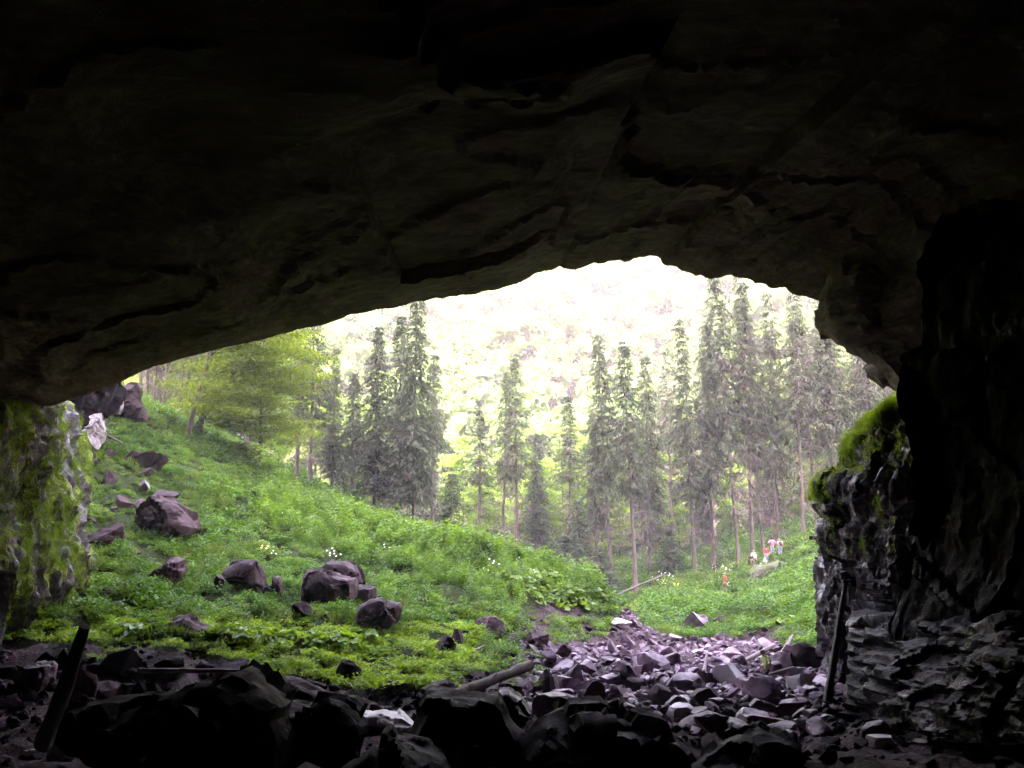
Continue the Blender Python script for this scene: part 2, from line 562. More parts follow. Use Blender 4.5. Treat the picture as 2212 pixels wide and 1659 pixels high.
gx = axis(-330, 330, -40, 45, 0.36)
gy = axis(-30, 420, 20, 112, 0.36)
GX, GY = np.meshgrid(gx, gy, indexing='ij')
GZ = ground_z(GX, GY)
GP = np.stack([GX, GY, GZ], -1)
ppx, ppy = proj(GP)
green = (~in_poly(ppx, ppy, NOGRASS)).astype(float)
BANK1 = np.array([(1060, 1345), (1160, 1310), (1230, 1300), (1285, 1335), (1306, 1392), (1150, 1394), (1050, 1396)], float)
BANK2 = np.array([(1600, 1368), (1650, 1356), (1780, 1356), (1785, 1425), (1650, 1405)], float)
green = np.where(in_poly(ppx, ppy, BANK1) | in_poly(ppx, ppy, BANK2), 0.15, green)
green = np.where(GY > 90, 1.0, green)
green = np.where(GY < 33, 0.0, green)
me = mesh_np('ground', GP.reshape(-1, 3), grid_faces(len(gx), len(gy)), smooth=True)
attr(me, 'green', green)
ground = tag(obj('ground', me, M['ground']), kind='structure')

ground_exact = ground_z
def ground_z(x, y):
    x = np.asarray(x, float)
    y = np.asarray(y, float)
    i = np.clip(np.searchsorted(gx, x) - 1, 0, len(gx) - 2)
    j = np.clip(np.searchsorted(gy, y) - 1, 0, len(gy) - 2)
    u = np.clip((x - gx[i]) / (gx[i + 1] - gx[i]), 0, 1)
    v = np.clip((y - gy[j]) / (gy[j + 1] - gy[j]), 0, 1)
    return (GZ[i, j] * (1 - u) + GZ[i + 1, j] * u) * (1 - v) + (GZ[i, j + 1] * (1 - u) + GZ[i + 1, j + 1] * u) * v

def ground_hit(px, py, d0=20.0, d1=135.0):
    """first depth at which the ray meets the ground"""
    d = np.linspace(d0, d1, 900)
    P = at(np.full_like(d, px), np.full_like(d, py), d)
    g = ground_z(P[:, 0], P[:, 1])
    below = np.nonzero(P[:, 2] <= g)[0]
    k = below[0] if len(below) else len(d) - 1
    return float(d[k])

# ------------------------------------------------------------------ the cave shell and the mountain round it
ring_px = [(-520, 1800, 33), (-470, 1200, 33), (-360, 800, 33), (-150, 640, 34), (0, 790, 36), (45, 866, 37), (100, 880, 39), (170, 858, 42), (250, 832, 45),
           (310, 800, 47), (440, 762, 49), (540, 738, 50), (620, 720, 51), (700, 701, 52), (760, 680, 53), (850, 663, 54), (960, 640, 55), (1080, 626, 56),
           (1130, 606, 56), (1200, 580, 57), (1216, 575, 57), (1243, 581, 57), (1300, 568, 57), (1390, 556, 57), (1425, 558, 57), (1436, 573, 56),
           (1480, 580, 56), (1530, 600, 55), (1620, 601, 54), (1640, 613, 53), (1720, 632, 52), (1775, 650, 51), (1788, 695, 50), (1812, 733, 49),
           (1870, 762, 48), (1920, 800, 47), (1950, 845, 46), (1972, 890, 45), (2010, 1000, 44), (2030, 1300, 44), (2040, 1800, 44)]
ring = np.array(ring_px, float)
ring[:, 2] *= 0.88
seg = np.concatenate([[0], np.cumsum(np.hypot(np.diff(ring[:, 0]), np.diff(ring[:, 1])))])
NR = 420
tt = np.linspace(0, seg[-1], NR)
rp = np.stack([np.interp(tt, seg, ring[:, k]) for k in range(3)], -1)
lipn = fbm(np.stack([tt * 0.02, np.zeros(NR), np.zeros(NR)], -1), 4) * np.interp(rp[:, 0], [0, 900, 1200, 2000], [1.5, 2.5, 5, 6]) + facets(np.stack([tt * 0.03, np.zeros(NR), np.zeros(NR)], -1)) * np.interp(rp[:, 0], [0, 900, 1200, 2000], [1, 2, 6, 7])
MR = at(rp[:, 0], rp[:, 1] + lipn, rp[:, 2])
ang = np.arctan2(1150 - rp[:, 1], rp[:, 0] - 1000)
ang = np.where(ang < -2.0, ang + 2 * np.pi, ang)
IR = np.stack([-1 + 25 * np.cos(ang), np.full(NR, -16.0), 6.5 + 10.0 * np.sin(ang)], -1)
IR[:, 2] = np.where(np.sin(ang) < 0, 6.5 + 14 * np.sin(ang), IR[:, 2])
NS = 260
s = np.linspace(0, 1, NS) ** 1.15
inner = MR[:, None, :] * (1 - s)[None, :, None] + IR[:, None, :] * s[None, :, None]
lift = np.clip(np.sin(ang), 0, 1)[:, None] * np.sin(np.pi * s)[None, :]
inner[..., 2] += 1.2 * lift
cen = np.stack([np.zeros(NS), inner[NR // 2, :, 1], np.full(NS, 6.0)], -1)
dirn = inner - np.stack([np.zeros_like(inner[..., 0]), inner[..., 1], np.full_like(inner[..., 0], 4.0)], -1)
dirn /= np.linalg.norm(dirn, axis=-1, keepdims=True)
amp = np.clip(s / 0.10, 0.0, 1)[None, :]
q = inner * np.array([0.16, 0.12, 0.3])
st = inner @ np.array([0.10, 0.18, 1.0])
big = fbm(q * 0.7, 2) * 1.0
blk = facets(inner * np.array([0.07, 0.06, 0.16]) + 3.3, 0.6) * 1.0 + facets(inner * np.array([0.12, 0.22, 0.5]) + 8.1) * 0.16 - 0.35 * np.clip(1 - np.abs(perlin(inner * np.array([0.12, 0.2, 0.3]) + 21)) * 26, 0, 1)
lay = st / 0.8 + fbm(inner * np.array([0.2, 0.2, 0.3]), 3) * 1.1
lay = (lay - np.floor(lay) - 0.5) * 0.07
fine = fbm(inner * np.array([0.5, 1.2, 2.4]), 4) * 0.055
disp = (big + blk + lay) * amp + (fine + facets(inner * np.array([0.4, 0.9, 1.8])) * 0.05) * (0.55 + 0.45 * amp)
inner = inner + dirn * disp[..., None]
# outside: the lip rolls over into a cliff face that goes up and sideways
cz = np.array([2.0, 44.0, 6.0])
od = MR - cz
od[:, 1] = 0
od /= np.linalg.norm(od, axis=-1, keepdims=True)
outs = []
top_z = 95.0
for k, (dist, back) in enumerate([(0.25, 0.5), (0.8, 1.6), (2.0, 2.6), (5.0, 2.8), (11.0, 1.5), (22, -1), (45, -6), (90, -14), (160, -25)]):
    P = MR + od * dist
    P[:, 1] += back
    P[:, 2] = np.minimum(P[:, 2], top_z + 2 * fbm(P * 0.05, 2))
    P = P + od * (fbm(P * 0.25, 3) * min(0.35, 0.1 + dist * 0.05))[:, None] * (1 if dist > 1 else 0.25)
    outs.append(P)
P = outs[-1].copy()
P[:, 1] = -260
outs.append(P)
outer = np.stack(outs[::-1], 1)
shell = np.concatenate([outer, inner], 1)
nS = shell.shape[1]
sv = shell.reshape(-1, 3)
sf = grid_faces(NR, nS)
tip = len(sv)
sv = np.concatenate([sv, [[0, -24, 5.0]]])
endf = np.array([[(i) * nS + nS - 1, tip, tip, (i + 1) * nS + nS - 1] for i in range(NR - 1)])
me = mesh_np('cave', sv, sf, smooth=True)
me2 = bmesh.new()
me2.from_mesh(me)
me2.verts.ensure_lookup_table()
for i in range(NR - 1):
    me2.faces.new([me2.verts[i * nS + nS - 1], me2.verts[(i + 1) * nS + nS - 1], me2.verts[tip]])
me2.to_mesh(me)
me2.free()
me.set_sharp_from_angle(angle=R(26))
cave = tag(obj('cave_rock', me, M['cave']), 'huge dark limestone vault arching over the cave mouth', 'cave', kind='structure')
mt = mesh_np('mountain_top', np.array([(-330, -260, 99), (330, -260, 99), (330, 40, 97), (-330, 40, 97), (-330, -262, -20), (330, -262, -20)], float),
             np.array([(0, 1, 2, 3), (0, 1, 5, 4)]))
tag(obj('mountain', mt, M['cave']), kind='structure')

# ------------------------------------------------------------------ rock walls built as lofted sheets
def loft_wall(name, rows, cols_fn, nrow, ncol, mat, disp_fn, sharp=40, moss=None):
    rows = np.asarray(rows, float)
    py = np.linspace(rows[0, 0], rows[-1, 0], nrow)
    ex = np.interp(py, rows[:, 0], rows[:, 1])
    G = np.stack([cols_fn(ex[i], py[i], ncol) for i in range(nrow)], 0)
    n = grid_normals(G)
    view = EYE - G
    flip = np.sign((n * view).sum(-1))
    n = n * np.where(np.median(flip) < 0, -1, 1)
    G = G + n * disp_fn(G)[..., None]
    me = mesh_np(name, G.reshape(-1, 3), grid_faces(nrow, ncol), smooth=True, sharp=sharp)
    if moss is not None:
        attr(me, 'moss', moss(G))
    o = obj(name, me, mat)
    return o, G

def cross(E, back, far, ncol, bulge=0.0):
    """behind the silhouette edge, round it, then along to the far end"""
    nb = ncol // 5
    a = np.stack([E + np.asarray(back) * t for t in np.linspace(1, 0, nb) ** 1.4], 0)
    t = np.linspace(0, 1, ncol - nb + 1)[1:]
    b = E + (far - E) * t[:, None]
    b[:, 1] -= bulge * np.sin(np.pi * np.sqrt(t))
    return np.concatenate([a, b], 0)

# left pillar, mossy
pil_rows = [(560, 40), (700, 70), (800, 85), (878, 113), (920, 140), (954, 156), (984, 176), (1019, 173), (1067, 188), (1104, 176), (1127, 166),
            (1167, 175), (1225, 196), (1265, 193), (1300, 180), (1340, 140), (1380, 110), (1430, 100), (1520, 95)]
def pil_cols(x, y, n):
    E = at(x, y, 50.0)
    nb, nf = n // 6, n // 5
    a = np.stack([E + np.array([-2.0, 4.0, 0]) * t for t in np.linspace(1, 0, nb) ** 1.4], 0)
    m_ = at(min(-10.0, x - 60), y, 36.5)
    t = np.linspace(0, 1, n - nb - nf + 1)[1:]
    b = E + (m_ - E) * t[:, None]
    b[:, 0] += 0.7 * np.sin(np.pi * t)
    t = np.linspace(0, 1, nf + 1)[1:]
    c = m_ + (at(-560.0, y, 31.5) - m_) * t[:, None]
    return np.concatenate([a, b, c], 0)
def pil_disp(G):
    dr = ridge(G * np.array([0.75, 0.75, 0.14]), 4) * 0.55
    return dr + fbm(G * np.array([0.4, 0.4, 0.25]), 3) * 0.6 + fbm(G * 2.2, 3) * 0.12
pillar, PG = loft_wall('rock_pillar', pil_rows, pil_cols, 240, 170, M['pillar'], pil_disp, moss=lambda G: np.full(G.shape[:2], 1.0))
tag(pillar, 'moss-draped pale rock pillar at the left edge of the cave mouth', 'rock')

# right buttress with moss on top
but_rows = [(862, 1985), (868, 1958), (880, 1935), (900, 1885), (940, 1845), (975, 1824), (1000, 1816), (1030, 1808), (1037, 1776), (1050, 1763), (1075, 1770), (1100, 1777),
            (1120, 1785), (1140, 1769), (1160, 1765), (1200, 1772), (1225, 1763), (1260, 1769), (1290, 1764), (1330, 1770), (1390, 1782), (1440, 1777), (1500, 1780), (1570, 1785)]
def but_cols(x, y, n):
    E = at(x, y, 46.0)
    return cross(E, (2.0, 5.0, 0.0), at(2060.0, y, 36.0), n, 0.8)
def but_disp(G):
    return facets(G * np.array([0.6, 0.5, 0.4])) * 0.7 + facets(G * np.array([1.6, 1.5, 0.8]) + 7) * 0.07 + ridge(G * np.array([1.0, 1.0, 0.3]), 4) * 0.28 + fbm(G * 3.0, 3) * 0.07
def but_moss(G):
    return np.clip(0.55 + 0.5 * np.clip((G[..., 2] - 8.5) / 2.5, 0, 1), 0, 1)
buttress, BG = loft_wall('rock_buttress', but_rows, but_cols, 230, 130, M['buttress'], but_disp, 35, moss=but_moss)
tag(buttress, 'tall dark wet rock buttress with bright moss on its top', 'rock')

# right inner wall
wal_rows = [(-300, 2300), (200, 2130), (480, 2030), (560, 2003), (600, 1994), (750, 1994), (768, 1958), (860, 1962), (960, 1985), (1100, 1990), (1250, 1960), (1350, 1930), (1600, 1900)]
def wal_cols(x, y, n):
    E = at(x, y, 33.0)
    return cross(E, (3.0, 4.0, 0), at(2700.0, y, 22.0), n, -0.5)
def wal_disp(G):
    return facets(G * np.array([0.3, 0.3, 0.22])) * 0.6 + facets(G * np.array([1.2, 1.2, 0.8]) + 4) * 0.08 + fbm(G * np.array([0.9, 0.9, 0.6]), 4) * 0.25
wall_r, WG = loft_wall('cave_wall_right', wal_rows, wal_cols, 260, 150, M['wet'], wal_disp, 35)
tag(wall_r, kind='structure')

# stepped ledges at the foot of the right wall
def ledge_mesh():
    prof = [(1600, 29.4), (1500, 29.8), (1487, 30.6), (1462, 30.8), (1452, 31.6), (1424, 31.8), (1414, 32.7), (1385, 32.9), (1374, 33.8), (1352, 34.0), (1342, 35.5), (1325, 38), (1318, 41)]
    prof = resample(np.array(prof) * np.array([0.03, 1.0]), 110) / np.array([0.03, 1.0])
    xs = np.linspace(1890, 2620, 200)
    G = np.zeros((len(xs), len(prof), 3))
    for i, x in enumerate(xs):
        sh = 8 * math.sin(x * 0.013) + (x - 2000) * -0.01
        k = 1 - 0.40 * max(0, x - 1900) / 500
        G[i] = at(np.full(len(prof), x), prof[:, 0] + sh, prof[:, 1] * k)
    e = np.clip((xs - 1890) / 50, 0, 1)[:, None]
    G[..., 1] += (1 - e) ** 2 * 2.5
    n = grid_normals(G)
    d = facets(G * np.array([0.22, 0.5, 1.1])) * 0.4 + facets(G * np.array([0.5, 0.9, 2.2])) * 0.10 + fbm(G * np.array([0.7, 0.9, 3.0]), 4) * 0.17
    if np.median((n * (EYE - G)).sum(-1)) < 0: n = -n
    G = G + n * d[..., None]
    return mesh_np('rock_ledge', G.reshape(-1, 3), grid_faces(*G.shape[:2]), smooth=True, sharp=35)
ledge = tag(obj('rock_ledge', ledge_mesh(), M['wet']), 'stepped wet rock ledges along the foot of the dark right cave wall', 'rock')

# ------------------------------------------------------------------ rocks
_ico = {}
def ico(sub):
    if sub not in _ico:
        b = bmesh.new()
        bmesh.ops.create_icosphere(b, subdivisions=sub, radius=1.0)
        v = np.array([x.co[:] for x in b.verts])
        f = np.array([[x.index for x in p.verts] for p in b.faces])
        b.free()
        _ico[sub] = (v, f)
    return _ico[sub]

def rock_shape(seed, sub=3, cuts=9, rough=0.05, slab=0.0, up=None):
    rs = np.random.RandomState(seed)
    v, f = ico(sub)
    p = v.copy()
    for k in range(cuts):
        n = rs.normal(size=3)
        if slab and k < 3:
            n = np.array([0.25 * rs.normal(), 0.25 * rs.normal(), 1.0 if k % 2 else -1.0])
        n /= np.linalg.norm(n)
        off = rs.uniform(0.32, 0.72)
        dd = p @ n - off
        p = p - np.where(dd > 0, dd, 0)[:, None] * n
    nn = p / (np.linalg.norm(p, axis=1)[:, None] + 1e-9)
    p = p + nn * (fbm(p * 2.3 + seed * 3.1, 3) * rough * 1.4 + fbm(p * np.array([3, 3, 9]) + seed, 3) * rough * 0.6)[:, None]
    lo, hi = p.min(0), p.max(0)
    p = (p - (lo + hi) / 2) / ((hi - lo) / 2)
    return p, f

def rock_mesh(seed, sub=3, cuts=9, rough=0.05, slab=0.0):
    p, f = rock_shape(seed, sub, cuts, rough, slab)
    return mesh_np('rock', p, f, smooth=True, sharp=20)

# boulders measured in the photograph: box in the picture, label
def boulder(box, label, mat='boulder', seed=0, d=None, cuts=9, slab=0.0, rot=0.0, tilt=0.0, name='boulder', sub=4, deep=0.85, group=None, rough=0.05, up=0.12):
    x0, y0, x1, y1 = box
    cx = (x0 + x1) / 2
    if d is None:
        d = ground_hit(cx, y1 - (y1 - y0) * up)
    c = at(cx, (y0 + y1) / 2, d)
    w = (x1 - x0) / F * d / 2
    h = (y1 - y0) / F * d / 2
    p, f = rock_shape(seed, sub, cuts, rough, slab)
    ca, sa = math.cos(rot), math.sin(rot)
    p = p * np.array([1, deep, 1])
    p = np.stack([p[:, 0] * ca - p[:, 1] * sa, p[:, 0] * sa + p[:, 1] * ca, p[:, 2]], -1)
    ct, stt = math.cos(tilt), math.sin(tilt)
    p = np.stack([p[:, 0] * ct - p[:, 2] * stt, p[:, 1], p[:, 0] * stt + p[:, 2] * ct], -1)
    lo, hi = p.min(0), p.max(0)
    p = (p - (lo + hi) / 2) / ((hi - lo) / 2)
    sink = 0.22
    p = p * np.array([w, max(w, h) * deep, h * (1 + sink)])
    p[:, 2] -= h * sink
    o = obj(name, mesh_np(name, p, f, smooth=True, sharp=22), M[mat])
    o.location = c
    FEET.append((c[0], c[1], w, max(w, h) * deep))
    tag(o, label, 'rock', group)
    return o

def outline_rock(pts, d, thick, label, mat='dark', seed=0, name='boulder', inset=0.72, group=None, rough=0.10):
    """a rock whose silhouette is given; full depth in front of and behind the silhouette plane"""
    pts = np.array(pts, float)
    if d is None: d = ground_hit(pts[:, 0].mean(), pts[:, 1].max() - 9)
    pts = np.concatenate([pts, pts[:1]])
    n = 72
    o2 = resample(pts, n + 1)[:-1]
    P = at(o2[:, 0], o2[:, 1], d)
    c = P.mean(0)
    rings = []
    for sc, dy in ((0.0, -1.0), (0.35, -0.97), (inset, -0.8), (0.9, -0.45), (1.0, 0.0), (0.93, 0.5), (inset, 0.9), (0.35, 1.0), (0.0, 1.02)):
        Q = c + (P - c) * sc
        Q[:, 1] += dy * thick / 2
        rings.append(Q)
    G = np.stack(rings, 0)
    G = np.stack([resample(G[:, i], 34) for i in range(n)], 1)
    G = np.concatenate([G, G[:, :1]], 1)
    nr = grid_normals(G)
    if np.median((nr * (G - c)).sum(-1)) < 0: nr = -nr
    dd = fbm(G * 1.1 + seed, 4) * rough * 1.3 + facets(G * 0.6 + seed, 1.3) * rough * 4.0 + facets(G * 1.9 + seed, 1.2) * rough * 1.0
    wgt = 1 - 0.75 * np.exp(-((np.linspace(0, 1, 34) - 0.5) / 0.1) ** 2)
    wgt[0] = wgt[-1] = 0
    G = G + nr * (dd * wgt[:, None])[..., None]
    G[:, -1] = G[:, 0]
    me = mesh_np(name, (G - c).reshape(-1, 3), grid_faces(*G.shape[:2]), smooth=True, sharp=23)
    FEET.append((c[0], c[1], np.ptp(P[:, 0]) / 2, thick / 2))
    if mat == 'mossrock': attr(me, 'moss', np.ones(G.shape[0] * G.shape[1]))
    o = obj(name, me, M[mat])
    o.location = c
    tag(o, label, 'rock', group)
    return o

B = boulder
FEET = []
# on the meadow slope
outline_rock([(300, 1140), (298, 1110), (320, 1090), (345, 1078), (368, 1080), (392, 1098), (408, 1118), (420, 1140), (412, 1156), (360, 1164), (320, 1160)], None, 3.4,
             'largest rounded brown boulder high on the left meadow slope', 'boulder', 1, rough=0.08)
B((318, 1056, 392, 1096), 'flat-topped boulder right behind the largest boulder on the upper slope', seed=2, d=57.5, slab=1)
B((178, 1130, 266, 1190), 'wedge-shaped brown boulder beside the mossy pillar, below the largest boulder', seed=3, cuts=7)
outline_rock([(310, 1276), (312, 1255), (330, 1236), (352, 1220), (366, 1204), (384, 1201), (403, 1206), (400, 1240), (390, 1262), (370, 1276)], None, 2.0,
             'pointed brown boulder with an upright block on its right end', 'boulder', 4, rough=0.06)
B((463, 1243, 488, 1279), 'small upright stone just left of the split square boulder', seed=5)
outline_rock([(492, 1280), (490, 1240), (500, 1222), (520, 1213), (548, 1212), (566, 1220), (574, 1245), (572, 1280), (545, 1282), (525, 1276)], None, 1.9,
             'split square boulder with a grass tuft on top, mid meadow', 'boulder', 6, rough=0.06)
B((258, 976, 360, 1024), 'long pale sloping slab near the top of the left slope', 'boulder', 7, slab=1, tilt=-0.3)
B((214, 970, 250, 998), 'small square block at the upper left of the slope, by the pale wall', 'boulder', 8, cuts=6)
B((178, 979, 213, 1012), 'tilted dark stone against the pillar, high up', 'boulder', 9, tilt=-0.4)
B((217, 1015, 254, 1062), 'narrow pointed rock between the pillar and the long slab', 'boulder', 10, tilt=-0.5)
B((298, 1010, 328, 1036), 'knobbly stone under the lower end of the long slab', 'boulder', 11)
B((292, 1035, 325, 1062), 'pale thin flake of stone below the knobbly stone', 'spur', 12, slab=1, tilt=-0.6)
B((252, 1069, 291, 1108), 'pointed dark rock left of the largest boulder', 'boulder', 13)
B((288, 1078, 318, 1108), 'small grey rock touching the left of the largest boulder', 'stream', 14)
outline_rock([(653, 1300), (653, 1245), (664, 1229), (690, 1228), (730, 1240), (768, 1250), (772, 1262), (768, 1300), (750, 1312), (690, 1314)], None, 2.6,
             'big dark rectangular block, front one of the meadow pair', 'boulder', 15, rough=0.05, inset=0.85)
outline_rock([(696, 1262), (698, 1225), (706, 1213), (740, 1212), (768, 1222), (778, 1236), (783, 1258), (770, 1275), (720, 1275)], ground_hit(715, 1300) + 2.2, 2.2,
             'dark block leaning behind the big rectangular block', 'boulder', 16, rough=0.06, inset=0.8)
B((762, 1263, 812, 1309), 'rounded rock at the right foot of the big rectangular block', seed=17)
outline_rock([(774, 1345), (773, 1320), (780, 1308), (820, 1302), (866, 1301), (870, 1312), (864, 1338), (850, 1358), (796, 1360)], None, 2.2,
             'flat-topped pale-edged boulder overhanging the herbs, centre of meadow', 'boulder', 18, rough=0.05, inset=0.8)
B((630, 1300, 674, 1338), 'half-buried rock below the left side of the big rectangular block', seed=19)
B((584, 1244, 613, 1291), 'thin triangular stone spike right of the split boulder', seed=20, cuts=6, tilt=-0.5)
B((558, 1265, 588, 1296), 'squat stone between the split boulder and the triangular spike', seed=21)
B((591, 1322, 622, 1345), 'small round stone above another in the mid meadow herbs', seed=22)
B((599, 1338, 629, 1358), 'small flat stone below the round one in the herbs', seed=23)
B((879, 1289, 925, 1318), 'low knobbly rock uphill of the flat-topped boulder', seed=24)
B((845, 1251, 869, 1272), 'little dark stone alone in the tall herbs', seed=25)
B((928, 1372, 986, 1418), 'brown boulder hanging on the stream side of the meadow', seed=26, cuts=7)
B((969, 1359, 1000, 1396), 'upright stone behind the brown streamside boulder', seed=27)
B((1016, 1332, 1094, 1380), 'long rounded boulder in the bank above the streambed', seed=28, tilt=-0.4)
B((1131, 1362, 1186, 1398), 'rounded reddish rock at the foot of the earthy bank', seed=29)
B((612, 1396, 650, 1424), 'dark angular rock in the front rim of the grass', 'dark', 30)
B((718, 1426, 783, 1474), 'dark block stranded in front of the grass, below the flat-topped boulder', 'dark', 31, cuts=7)
B((561, 1430, 590, 1458), 'small dark pyramid stone behind the big black boulder', 'dark', 32)
B((662, 1426, 689, 1450), 'dark upright stone at the grass edge', 'dark', 33)
B((636, 1445, 675, 1473), 'dark slanting stone at the bare edge of the grass', 'dark', 34)
B((684, 1462, 714, 1483), 'low dark stone amid thin grass', 'dark', 35)
B((827, 1469, 877, 1496), 'low oval dark boulder on the gravel', 'boulder', 36)
outline_rock([(909, 1494), (940, 1478), (968, 1461), (986, 1480), (998, 1494), (960, 1502)], 37.0, 1.6, 'tan triangular boulder behind the log', 'boulder', 37, rough=0.05)
B((206, 1268, 244, 1306), 'dark rock at the shaded foot of the mossy pillar', seed=38)
B((236, 1299, 280, 1333), 'smooth grey rounded stone lying in the herbs near the pillar', 'stream', 39, cuts=4)
outline_rock([(333, 1376), (345, 1362), (375, 1345), (402, 1337), (425, 1350), (455, 1360), (492, 1374), (478, 1386), (430, 1382), (390, 1384)], None, 1.8,
             'low long layered rock in the front herbs', 'boulder', 40, rough=0.07)
B((401, 1314, 466, 1339), 'flat layered rock behind the low long rock', seed=41, slab=1)
# bank rocks below the rim
bank = [((78, 1407, 137, 1450), 'square dark rock under the grass rim beside the leaning log'), ((210, 1400, 298, 1460), 'tall broken block set in the bank under the grass rim'),
        ((150, 1447, 210, 1512), 'large slanted slab leaning right of the leaning log'), ((206, 1472, 268, 1512), 'grooved rock at the right of the slanted slab'),
        ((195, 1433, 229, 1460), 'small cube of rock above the slanted slab'), ((305, 1425, 341, 1450), 'pointed rock above the left end of the thin log'),
        ((339, 1417, 398, 1450), 'pair of fused dark stones above the thin log'), ((423, 1430, 465, 1450), 'white-tipped stone behind the thin log'),
        ((449, 1425, 536, 1453), 'long flat stone under the grass rim, behind the black boulder'), ((258, 1475, 296, 1500), 'small stone left of the black boulder'),
        ((120, 1400, 152, 1440), 'dark stone hidden behind the leaning log')]
for k, (bx, lb) in enumerate(bank):
    B(bx, lb, 'dark' if k not in (2, 3) else 'boulder', 50 + k, cuts=7)
wetl = [((-30, 1405, 27, 1436), 'wet glinting rock at the left picture edge'), ((32, 1430, 118, 1496), 'glinting wet layered rock at far left, below the grass rim'), ((-30, 1465, 17, 1496), 'small wet rock beneath the glinting layered rock'),
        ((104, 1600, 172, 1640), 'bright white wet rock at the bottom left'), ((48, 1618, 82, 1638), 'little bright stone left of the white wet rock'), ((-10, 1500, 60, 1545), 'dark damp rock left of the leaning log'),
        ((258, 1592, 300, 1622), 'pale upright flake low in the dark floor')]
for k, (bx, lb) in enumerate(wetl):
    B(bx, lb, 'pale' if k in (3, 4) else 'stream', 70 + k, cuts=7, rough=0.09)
# foreground masses; the 'dark' ones carry cave shade in their colour
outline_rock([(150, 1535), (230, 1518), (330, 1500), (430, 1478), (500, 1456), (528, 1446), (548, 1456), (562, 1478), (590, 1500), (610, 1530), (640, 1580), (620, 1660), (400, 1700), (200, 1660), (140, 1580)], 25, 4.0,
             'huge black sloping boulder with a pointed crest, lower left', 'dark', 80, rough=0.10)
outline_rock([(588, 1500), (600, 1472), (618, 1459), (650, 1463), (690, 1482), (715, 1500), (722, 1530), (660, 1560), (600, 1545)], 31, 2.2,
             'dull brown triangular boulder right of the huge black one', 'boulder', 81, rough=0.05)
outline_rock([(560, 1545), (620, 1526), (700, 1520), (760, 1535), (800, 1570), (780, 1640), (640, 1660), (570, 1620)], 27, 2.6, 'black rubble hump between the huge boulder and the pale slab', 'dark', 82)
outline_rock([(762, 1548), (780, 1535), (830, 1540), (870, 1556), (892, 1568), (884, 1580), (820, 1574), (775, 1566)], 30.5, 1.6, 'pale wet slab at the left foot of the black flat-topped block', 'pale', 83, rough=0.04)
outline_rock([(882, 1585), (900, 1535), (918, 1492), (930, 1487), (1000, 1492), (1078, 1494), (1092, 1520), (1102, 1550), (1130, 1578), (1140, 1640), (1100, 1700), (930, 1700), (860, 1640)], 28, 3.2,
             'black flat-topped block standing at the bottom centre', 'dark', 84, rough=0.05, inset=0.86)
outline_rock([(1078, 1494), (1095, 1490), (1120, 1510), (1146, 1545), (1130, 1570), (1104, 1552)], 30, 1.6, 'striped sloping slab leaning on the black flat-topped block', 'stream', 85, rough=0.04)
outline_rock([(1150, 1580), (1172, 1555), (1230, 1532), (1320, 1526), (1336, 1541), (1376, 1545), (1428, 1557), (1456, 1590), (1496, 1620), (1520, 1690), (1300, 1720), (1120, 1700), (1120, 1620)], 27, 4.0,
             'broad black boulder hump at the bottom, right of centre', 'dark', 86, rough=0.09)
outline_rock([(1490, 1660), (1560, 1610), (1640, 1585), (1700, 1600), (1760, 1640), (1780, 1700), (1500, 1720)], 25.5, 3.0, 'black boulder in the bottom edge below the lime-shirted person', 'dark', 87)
outline_rock([(740, 1660), (800, 1620), (880, 1610), (960, 1640), (1000, 1700), (760, 1710)], 24.5, 2.4, 'dark grooved rock at the bottom edge, left of the flat-topped block', 'dark', 88)
